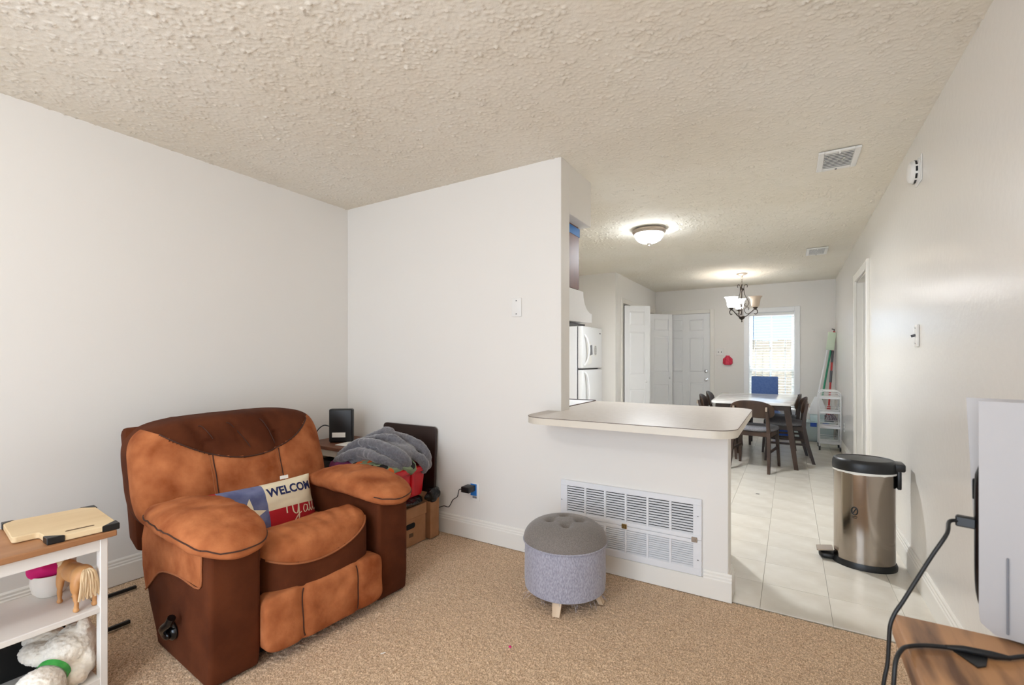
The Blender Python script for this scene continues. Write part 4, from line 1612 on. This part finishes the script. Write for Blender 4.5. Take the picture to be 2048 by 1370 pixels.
yx, yy = .112, -.018
strokes = [ribbon([(yx - .035, yy - .03), (yx - .032, yy + .012), (yx - .012, yy + .03), (yx - .004, yy + .005), (yx + .0, yy - .03), (yx + .018, yy - .042), (yx + .03, yy - .01), (yx + .034, yy + .03)], .0030),
           ribbon([(yx + .034, yy + .03), (yx + .031, yy - .03), (yx + .022, yy - .085), (yx + .004, yy - .11), (yx - .004, yy - .09), (yx + .02, yy - .055), (yx + .045, yy - .04)], .0030),
           ribbon([(yx + .046, yy + .022), (yx + .043, yy + .006)], .0026),
           ribbon([(yx + .084, yy - .015), (yx + .068, yy - .01), (yx + .058, yy - .03), (yx + .066, yy - .047), (yx + .08, yy - .035), (yx + .085, yy - .012), (yx + .085, yy - .04), (yx + .094, yy - .046)], .0022),
           ribbon([(yx + .094, yy - .046), (yx + .108, yy - .005), (yx + .112, yy + .028), (yx + .104, yy + .03), (yx + .101, yy - .02), (yx + .108, yy - .046), (yx + .116, yy - .04)], .0022),
           ribbon([(yx + .116, yy - .04), (yx + .13, yy - .005), (yx + .134, yy + .028), (yx + .126, yy + .03), (yx + .123, yy - .02), (yx + .13, yy - .046), (yx + .142, yy - .036)], .0022)]
print_on('script_lettering', strokes, M_pcream, .0014)
make('care_tag', MB().grid(lambda u, v: (.10 + .045 * u, .095 + .002 * v, .25 + .018 * v), 2, 2), M_paper, pw)

# ------------------------------------------------------------------ corner clutter
et = thing('end_table', 'small cream end table with brown top in the corner behind the recliner', 'table', (-2.87, 2.31, 0))
make('tabletop', MB().prism([(-3.085, 2.10), (-2.645, 2.10), (-2.645, 2.515), (-3.085, 2.515)], 2, .575, .60, .004), M_browntop, et, 0, True)
eb = MB()
eb.box((-3.07, 2.13, .0), (-3.045, 2.50, .575))
eb.box((-2.69, 2.13, .0), (-2.665, 2.50, .575))
eb.box((-3.045, 2.48, .0), (-2.69, 2.50, .575))
eb.box((-3.045, 2.13, .525), (-2.69, 2.48, .575))
eb.box((-2.735, 2.13, .0), (-2.69, 2.15, .525))
eb.box((-3.045, 2.13, .30), (-2.69, 2.48, .32))
eb.box((-3.045, 2.13, .03), (-2.69, 2.48, .06))
make('body', eb, M_cream, et, 0, True)
tag(make('storage_bin', MB().box((-2.99, 2.17, .321), (-2.75, 2.4, .48), .012, 2), M_black, None, 40), 'black bin inside the cream end table', 'bin')

rt = thing('router', 'upright black internet router with white label on the end table', 'router', (-2.85, 2.275, .60), math.radians(36))
make('body', MB().box((-.085, -.03, .002), (.085, .03, .248), .012, 3), M_black, rt, 40)
make('label', MB().box((-.06, -.0312, .04), (.035, -.0298, .075)), M_paper, rt, 0)
make('cord', MB().tube(bez([(-.08, .02, .11), (-.14, .04, .12), (-.19, .05, .08), (-.22, .07, .004)]), .004, 6), M_cable, rt)
pst = [('white paper stack under the black router', M_paper, (-2.80, 2.17, .6005), (-2.66, 2.47, .606), 8), ('black topped mail lying on the white papers beside the router', M_black, (-2.80, 2.36, .6065), (-2.70, 2.46, .612), -14)]
for lb, m_, lo_, hi_, an in pst:
    c = ((lo_[0] + hi_[0]) / 2, (lo_[1] + hi_[1]) / 2, 0)
    tag(make('mail_stack', MB().box(lo_, hi_, .0008, 1, rot(an, 'Z', c)), m_, None, 0), lb, 'paper')

bd = thing('folding_tray', 'dark espresso wood tray table top leaning on the back wall', 'tray', (-2.40, 2.49, 0))
make('board', MB().prism(rounded([(-.258, 0, .01), (.258, 0, .01), (.258, .735, .03), (-.258, .735, .03)]), 1, -.012, .012, .004, 2, rot(-2, 'X')), M_board, bd, 40)

bxo = thing('cardboard_box', 'brown cardboard file box under the red tub', 'box', (-2.29, 2.17, 0))
make('box_body', MB().box((-.19, -.19, 0.002), (.187, .19, .185), .003, 1), M_card, bxo, 0)
make('lid', MB().box((-.195, -.195, .178), (.192, .195, .252), .004, 1), M_card, bxo, 0)
hh = MB().prism(rounded([(-.0, .115, .016), (.085, .115, .016), (.085, .15, .016), (-.0, .15, .016)]), 0, .1865, .1885)
make('handle_hole', hh, M_dark, bxo, 0)
make('stamp', MB().box((.187, .03, .06), (.1876, .07, .085)), M_slot, bxo, 0)
b2 = thing('cardboard_box', 'slim brown cardboard box against the back wall behind the file box', 'box', (-2.28, 2.42, 0))
make('box_body', MB().box((-.19, -.045, .002), (.205, .045, .28), .003, 1), M_card, b2, 0)
make('flap', MB().box((-.19, -.047, .2), (.2055, .047, .283), .003, 1), M_card, b2, 0)

bagm = MB().sbox((.21, .2, .03), 2.6, 26, (0, 0, .03), lambda x, y, z: (x + .03 * mn.noise((x * 8, y * 8, z * 20 + 3)), y + .03 * mn.noise((x * 8 + 5, y * 8, z * 20)), max(.001, z + .014 * mn.noise((x * 14, y * 14, z * 14)))))
bgo = thing('trash_bag', 'crumpled black plastic bag between the red tub and the cardboard box', 'bag', (-2.28, 2.185, .2535))
make('bag', bagm, M_bag, bgo, 80)
make('bag_tail', MB().sbox((.045, .06, .05), 2.2, 18, (.19, .23, .04), lambda x, y, z: (x + .022 * mn.noise((x * 22, y * 22, z * 22)), y + .02 * mn.noise((x * 22 + 7, y * 22, z * 22)), z + .014 * mn.noise((x * 20, y * 20, z * 20)))), M_bag, bgo, 80)

tu = thing('red_tub', 'red plastic storage tub heaped with laundry behind the recliner arm', 'tub', (-2.29, 2.18, .312))
ob_ = rounded([(-.19, -.19, .04), (.19, -.19, .04), (.19, .19, .04), (-.19, .19, .04)])


def ring(scale, z):
    return [(x * scale, y * scale, z) for x, y in ob_]


tm = MB()
n_ = len(ob_)
levels = [(.90, 0), (.93, .02), (.965, .10), (1.0, .19), (.97, .19), (.9, .02)]
tm.add([p for s_, z in levels for p in ring(s_, z)], [(i * n_ + k, i * n_ + (k + 1) % n_, (i + 1) * n_ + (k + 1) % n_, (i + 1) * n_ + k) for i in range(len(levels) - 1) for k in range(n_)] + [tuple(range(n_))[::-1]] + [tuple(range((len(levels) - 1) * n_, len(levels) * n_))])
make('tub_body', tm, M_red, tu, 40)
rm_ = MB()
levels = [(1.0, .165), (1.09, .165), (1.10, .17), (1.10, .195), (1.07, .2), (.97, .2)]
rm_.add([p for s_, z in levels for p in ring(s_, z)], [(i * n_ + k, i * n_ + (k + 1) % n_, (i + 1) * n_ + (k + 1) % n_, (i + 1) * n_ + k) for i in range(len(levels) - 1) for k in range(n_)])
make('rim', rm_, M_red, tu, 40)
for y in (-.11, .05):
    make('rib', MB().box((.168, y - .014, .02), (.196, y + .014, .166), .006, 2), M_red, tu, 0)


def fold(x, y, z, s, f, a):
    n = mn.noise((x * f + s, y * f, z * f))
    m = 1 - abs(mn.noise((x * f * 1.4 + s * 3, y * f * 1.4, z * f * 1.4 + 2)))
    return a * (n * .8 + (m - .7) * 1.1)


def cloth_blob(half, c, s, f=7, a=.03, k=2.3, n=44, shear=0):
    def fn(x, y, z):
        d = Vector((x - c[0], y - c[1], z - c[2]))
        L = d.length or 1
        q = fold(x, y, z, s, f, a)
        d = d * (1 + q / L * 1.0)
        return (c[0] + d.x + shear * d.z, c[1] + d.y, c[2] + d.z)
    return MB().sbox(half, k, n, c, fn)


bk_ = thing('fleece_blanket', 'crumpled grey fleece blanket heaped on top of the red tub', 'blanket', (-2.35, 2.22, .53))
B0 = Vector((-2.35, 2.22, .53))
fl_l = []


def fold_run(pts, r, rz_):
    """a soft roll of cloth along the points"""
    Q = bez(pts, 7)
    for q in Q:
        fl_l.append((tuple(Vector(q) - B0 + Vector((random.uniform(-.004, .004), random.uniform(-.004, .004), random.uniform(-.004, .004)))), (r, r, rz_), None))


fl_l.append(((-.06, -.03, .035), (.30, .15, .085), None))
fl_l.append(((.10, -.02, .07), (.17, .14, .075), None))
fold_run([(-2.66, 2.12, .545), (-2.56, 2.09, .60), (-2.47, 2.12, .655), (-2.38, 2.2, .68)], .032, .03)
fold_run([(-2.60, 2.05, .53), (-2.50, 2.03, .575), (-2.40, 2.05, .61), (-2.30, 2.06, .60)], .034, .03)
fold_run([(-2.52, 2.20, .64), (-2.42, 2.26, .70), (-2.36, 2.27, .715), (-2.32, 2.25, .69)], .032, .036)
fold_run([(-2.42, 2.10, .665), (-2.30, 2.09, .672), (-2.18, 2.10, .65), (-2.10, 2.14, .60), (-2.09, 2.17, .55)], .030, .028)
fold_run([(-2.34, 2.05, .615), (-2.22, 2.03, .60), (-2.14, 2.07, .56), (-2.12, 2.12, .52)], .030, .03)
fold_run([(-2.30, 2.28, .69), (-2.20, 2.30, .67), (-2.12, 2.33, .63), (-2.09, 2.35, .57), (-2.10, 2.37, .50)], .030, .032)
fold_run([(-2.14, 2.20, .61), (-2.09, 2.26, .58), (-2.075, 2.31, .53), (-2.10, 2.34, .48)], .028, .03)
fold_run([(-2.36, 2.18, .69), (-2.26, 2.20, .695), (-2.18, 2.22, .66)], .027, .026)
blobs('fleece', fl_l, .0075, M_blanket, bk_, .0025, 3)
pc = tag(make('print_cloth', cloth_blob((.17, .13, .055), (-2.26, 2.07, .515), 12, 9, .02, n=28), M_pumpkin, None, 80), 'green cloth printed with orange and black rounds under the grey blanket', 'cloth')
pc2 = tag(make('black_cloth', cloth_blob((.05, .06, .045), (-2.115, 2.2, .515), 15, 12, .012, n=20), M_pumpkin, None, 80), 'small black patterned cloth hanging over the red tub rim', 'cloth')
pu = tag(make('purple_cloth', cloth_blob((.10, .09, .05), (-2.57, 2.08, .50), 21, 12, .02, n=24), mat('purple_cloth', (92, 40, 78), .9, c2=(150, 60, 110), scale=14), None, 80), 'purple cloth spilling from the tub beside the end table', 'cloth')

# ------------------------------------------------------------------ white shelf at the lower left
sh = thing('console_shelf', 'white open shelf unit with oak top at the lower left', 'shelf', (-2.265, .1, 0))
Y1, Y2, X1, X2 = -.55, .665, -2.09, -2.43
make('top', MB().box((X2 - .015, Y1 - .02, .578), (X1 + .014, Y2 + .022, .60), .004, 2), M_oak, sh, 0, True)
for x in (X1 - .035, X2):
    for y in (Y1, Y2 - .022):
        make('post', MB().box((x, y, 0), (x + .035, y + .022, .578), .002, 1), M_shelfw, sh, 0, True)
make('apron', MB().box((X1 - .02, Y1 + .022, .537), (X1 - .002, Y2 - .022, .578)).box((X2 + .002, Y1 + .022, .537), (X2 + .02, Y2 - .022, .578)).box((X2 + .035, Y2 - .02, .537), (X1 - .035, Y2 - .004, .578)), M_shelfw, sh, 0, True)
for z in (.336, .083):
    make('shelf', MB().box((X2 + .004, Y1 + .004, z - .02), (X1 - .002, Y2 - .02, z), .002, 1), M_shelfw, sh, 0, True)
make('kick_board', MB().box((X1 - .018, Y1 + .022, .02), (X1 - .003, Y2 - .022, .063)), M_shelfw, sh, 0, True)

cbd = thing('cutting_board', 'pale bamboo cutting board with black corners on the oak shelf top', 'cutting board', (-2.26, .59, .60))
pts = [(-2.445, .475), (-2.205, .450), (-2.20, .512), (-2.095, .510), (-2.08, .692), (-2.415, .722)]
make('board', MB().prism(rounded([(x, y, .012) for x, y in pts]), 2, .602, .622, .002, 1), M_bamboo, cbd, 0, True)
for i, s_ in ((0, .035), (3, .045), (4, .05), (5, .045)):
    p = Vector(pts[i])
    a = (Vector(pts[i - 1]) - p).normalized()
    b = (Vector(pts[(i + 1) % 6]) - p).normalized()
    o_ = -(a + b) * .003
    tri = [p + o_, p + o_ + b * s_, p + o_ + a * s_]
    make('corner_grip', MB().prism([tuple(q) for q in tri], 2, .6005, .6235, .002, 1), M_black, cbd, 0, True)
hs = MB().prism(rounded([(-.038, -.006, .0055), (.038, -.006, .0055), (.038, .006, .0055), (-.038, .006, .0055)]), 2, .6215, .6224, M=Matrix.Translation((-2.13, .60, 0)) @ Matrix.Rotation(math.radians(84), 4, 'Z'))
make('handle_slot', hs, M_slot, cbd, 0, True)

# toy horse seen from behind
hr = thing('toy_horse', 'tan toy horse with pale tail standing on the middle shelf, rump outward', 'toy', (-2.195, .605, .336), math.radians(186))
hr.scale = (1.15, 1.15, 1.15)
hl = [((0, 0, .098), (.06, .026, .030), None), ((-.045, 0, .100), (.032, .028, .032), None), ((.045, 0, .10), (.03, .025, .032), None),
      ((.075, 0, .128), (.020, .015, .040), ('Y', 28)), ((.098, 0, .163), (.016, .013, .028), ('Y', 35)), ((.118, 0, .168), (.028, .0115, .0135), ('Y', 28))]
for sy in (-1, 1):
    hl += [((-.052, sy * .019, .078), (.019, .013, .032), None), ((-.058, sy * .021, .045), (.0085, .008, .026), ('Y', 14)), ((-.064, sy * .022, .018), (.0065, .0065, .022), ('Y', -6)), ((-.062, sy * .022, .006), (.011, .008, .007), None),
           ((.05, sy * .017, .07), (.012, .010, .034), None), ((.05, sy * .018, .035), (.0075, .007, .03), None), ((.05, sy * .018, .006), (.0105, .008, .007), None), ((.096, sy * .009, .192), (.004, .003, .011), None)]
blobs('body', hl, .0035, M_horse, hr, 0, 3)
tl = MB()
for k in range(16):
    dy = (k - 7.5) * .0026
    tl.tube(bez([(-.07, dy * .3, .122), (-.082 - .002 * (k % 3), dy * .8, .112), (-.088 - .002 * (k % 2), dy * 1.1, .075), (-.086, dy * 1.25, .038 + .006 * (k % 3))], 5), .0034, 5)
make('tail', tl, M_mane, hr, 60)
mn_ = MB()
for k in range(12):
    t = k / 11
    x, z = .058 + .04 * t, .135 + .055 * t
    mn_.tube(bez([(x - .006, 0, z), (x - .012, .014, z - .006), (x - .014, .02, z - .03)], 4), .003, 5)
make('mane', mn_, M_mane, hr, 60)

mug = thing('ceramic_cup', 'white ceramic cup behind the toy horse on the middle shelf', 'cup', (-2.37, .585, .336))
make('cup', MB().lathe([(0, .001), (.036, .001), (.05, .018), (.057, .05), (.055, .082), (.052, .082), (.05, .05), (.04, .02), (0, .012)], 36), M_mug, mug, 50)
mgc = tag(make('magenta_cloth', cloth_blob((.045, .06, .036), (-2.37, .575, .438), 31, 14, .012, n=20), M_magenta, None, 80), 'magenta cloth bundle in the white cup', 'cloth')

# plush lamb
lb_ = thing('plush_lamb', 'white plush lamb with green ribbon collar lying on the bottom shelf', 'toy', (-2.2, .56, .083))
L0 = Vector((-2.2, .56, .083))


def W_(x, y, z):
    return tuple(Vector((x, y, z)) - L0)


ll = [(W_(-2.20, .582, .182), (.066, .068, .060), None), (W_(-2.215, .612, .185), (.066, .06, .07), None), (W_(-2.145, .537, .152), (.040, .040, .040), None),
      (W_(-2.100, .489, .130), (.072, .065, .066), None), (W_(-2.075, .465, .12), (.045, .04, .04), None),
      (W_(-2.25, .525, .185), (.075, .042, .034), ('Z', 15)), (W_(-2.31, .555, .205), (.07, .045, .035), ('Z', 30)),
      (W_(-2.19, .628, .245), (.019, .019, .036), None), (W_(-2.135, .592, .115), (.04, .032, .034), None), (W_(-2.175, .625, .135), (.05, .032, .05), None), (W_(-2.19, .56, .11), (.06, .07, .026), None)]
blobs('body', ll, .0055, M_plush, lb_, .006, 4)
rb = MB()
n_ = 28
ctr, nrm = Vector((-2.143, .533, .152)), Vector((.62, -.7, -.35)).normalized()
ua = nrm.orthogonal().normalized()
ub = nrm.cross(ua)
for k in range(n_):
    a = 2 * PI * k / n_
    for h in (-.010, .010):
        rb.v.append(tuple(ctr + (ua * math.cos(a) + ub * math.sin(a)) * .0475 + nrm * h))
for k in range(n_):
    rb.f.append((2 * k, 2 * k + 1, (2 * k + 3) % (2 * n_), (2 * k + 2) % (2 * n_)))
    rb.m.append(0)
make('ribbon', rb, M_ribbon, lb_, 60, True)

bb = thing('black_back_box', 'black box at the back of the bottom shelf behind the lamb', 'bin', (-2.38, .2, .083))  # plain black box filling the back of the bottom shelf
make('back_box_body', MB().prism([(-.03, .0), (.035, .0), (.04, .20), (-.035, .20)], 1, -.5, .42, .006), M_dark, bb, 40)
make('rim', MB().box((-.038, -.505, .195), (.043, .425, .21), .004, 2), M_black, bb, 40)

# black strips on the carpet beside the recliner
tag(make('floor_strip', MB().box((-2.97, .35, .004), (-2.952, 1.06, .02), .003, 1), M_black, None, 0), 'black strip on the carpet along the left baseboard', 'strip', 'black strips on the carpet')
tag(make('floor_strip', MB().box((-2.603, .25, .004), (-2.585, .905, .02), .003, 1), M_black, None, 0), 'black strip on the carpet ending beside the recliner', 'strip', 'black strips on the carpet')
tag(make('paper_scrap', MB().box((-1.438, 1.34, .003), (-1.432, 1.36, .005), .001, 1, rot(-30, 'Z', (-1.435, 1.35, 0))), M_paper, None, 0), 'tiny white paper scrap on the carpet before the recliner', 'scrap')
tag(make('pink_scrap', MB().sbox((.006, .005, .004), 2.2, 6, (-1.006, 1.651, .008)), M_magenta, None, 60), 'tiny pink scrap on the carpet below the ottoman', 'scrap')
tag(make('dark_scrap', MB().sbox((.016, .006, .002), 2.4, 6, (-.25, 4.70, .0025)), M_board, None, 60), 'small dark scrap on the kitchen tile', 'scrap')

# ------------------------------------------------------------------ side table and game console at the lower right
tv = thing('side_table', 'rustic wooden side table under the white game console', 'table', (.37, .5, 0))
make('tabletop', MB().box((.163, -.35, .695), (.575, 1.108, .74), .008, 2), M_tabletop, tv, 30, True)
for x in (.30, .53):
    for y in (-.25, .95):
        make('leg', MB().box((x - .025, y - .025, 0), (x + .025, y + .025, .695), .003, 1), M_tabletop, tv, 0, True)

gc = thing('game_console', 'white upright game console with a black core on the rustic table', 'console', (.409, 1.097, .74), math.radians(-16))


def plate(sgn):
    """curved outer plate; sgn -1 faces the camera"""
    def fn(u, v):
        x = -.125 + .26 * u
        z = .004 + .398 * v
        r = .022
        # rounded corners
        if v < .06:
            k = 1 - v / .06
            x = max(-.125 + .02 * k * k, min(.135 - .02 * k * k, x))
        fl_ = .012 * (v ** 3) + .004 * (2 * u - 1) ** 2
        y = sgn * (.030 + fl_)
        if sgn > 0:
            x -= .001 + .018 * v * (1 - .9 * u)
        return (x, y, z)
    m = MB()
    m.grid(fn, 20, 26)
    m.grid(lambda u, v: (lambda p: (p[0], p[1] - sgn * .004, p[2]))(fn(u, v)), 20, 26)
    for f_ in (lambda u, v: fn(0, u), lambda u, v: fn(1, u), lambda u, v: fn(u, 0), lambda u, v: fn(u, 1)):
        m.grid(lambda u, v, f_=f_: (lambda p: (p[0], p[1] - sgn * .004 * v, p[2]))(f_(u, 0)), 24, 1)
    return m


make('side_plate', plate(-1), M_console, gc, 60)
make('side_plate', plate(1), M_console, gc, 60)
make('core', MB().sbox((.126, .028, .17), 6, 18, (-.006, 0, .176), lambda x, y, z: (x + (.05 * max(0, (z - .26) / .09) ** 2 if x < 0 else 0), y, z)), M_blackgl, gc, 60)
make('port', MB().box((-.134, -.010, .225), (-.130, .002, .26), .001, 1), M_dark, gc, 0)
make('slot', MB().box((-.0925, -.0365, .012), (-.0895, -.030, .14), .001, 1), M_greyprint, gc, 0)

hc = thing('video_cable', 'black cable plugged into the console and hanging beside the table', 'cable', (.15, 1.02, .3))
make('plug', MB().box((.256, 1.118, .913), (.299, 1.132, .932), .002, 1, rot(-16, 'Z', (.275, 1.125, .922))), M_black, hc, 0, True)
c1_ = [(.264, 1.127, .923), (.246, 1.118, .921), (.233, 1.075, .91), (.212, 1.062, .874), (.188, 1.048, .83), (.169, 1.036, .795), (.156, 1.029, .772), (.149, 1.025, .75), (.147, 1.024, .717), (.145, 1.023, .683), (.138, 1.02, .63), (.13, 1.02, .45), (.135, 1.05, .2), (.14, 1.1, .02)]
make('cord', MB().tube(bez(c1_), .0032, 8), M_cable, hc, 60, True)
h2 = thing('power_cable', 'black cable with a triangular tag lying across the rustic table top', 'cable', (.25, 1.0, .742))
c2_ = [(.136, .93, .45), (.137, .93, .65), (.139, .925, .71), (.143, .935, .738), (.153, .955, .7475), (.166, .979, .7445), (.19, .997, .7442), (.217, 1.008, .7442), (.236, 1.012, .7442), (.262, 1.014, .7442), (.29, 1.02, .7442), (.33, 1.045, .7442), (.40, 1.03, .7442), (.5, .98, .7442)]
make('cord', MB().tube(bez(c2_), .0032, 8), M_cable, h2, 60, True)
make('strain_relief', MB().tube([(.218, 1.008, .7446), (.24, 1.012, .7462), (.275, 1.015, .7462), (.295, 1.022, .7446)], [.0036, .0055, .006, .0036], 8), M_cable, h2, 60, True)
make('tag', MB().prism([(.226, 1.009), (.246, .972), (.258, .982), (.268, 1.013)], 2, .7405, .7425), M_black, h2, 0, True)
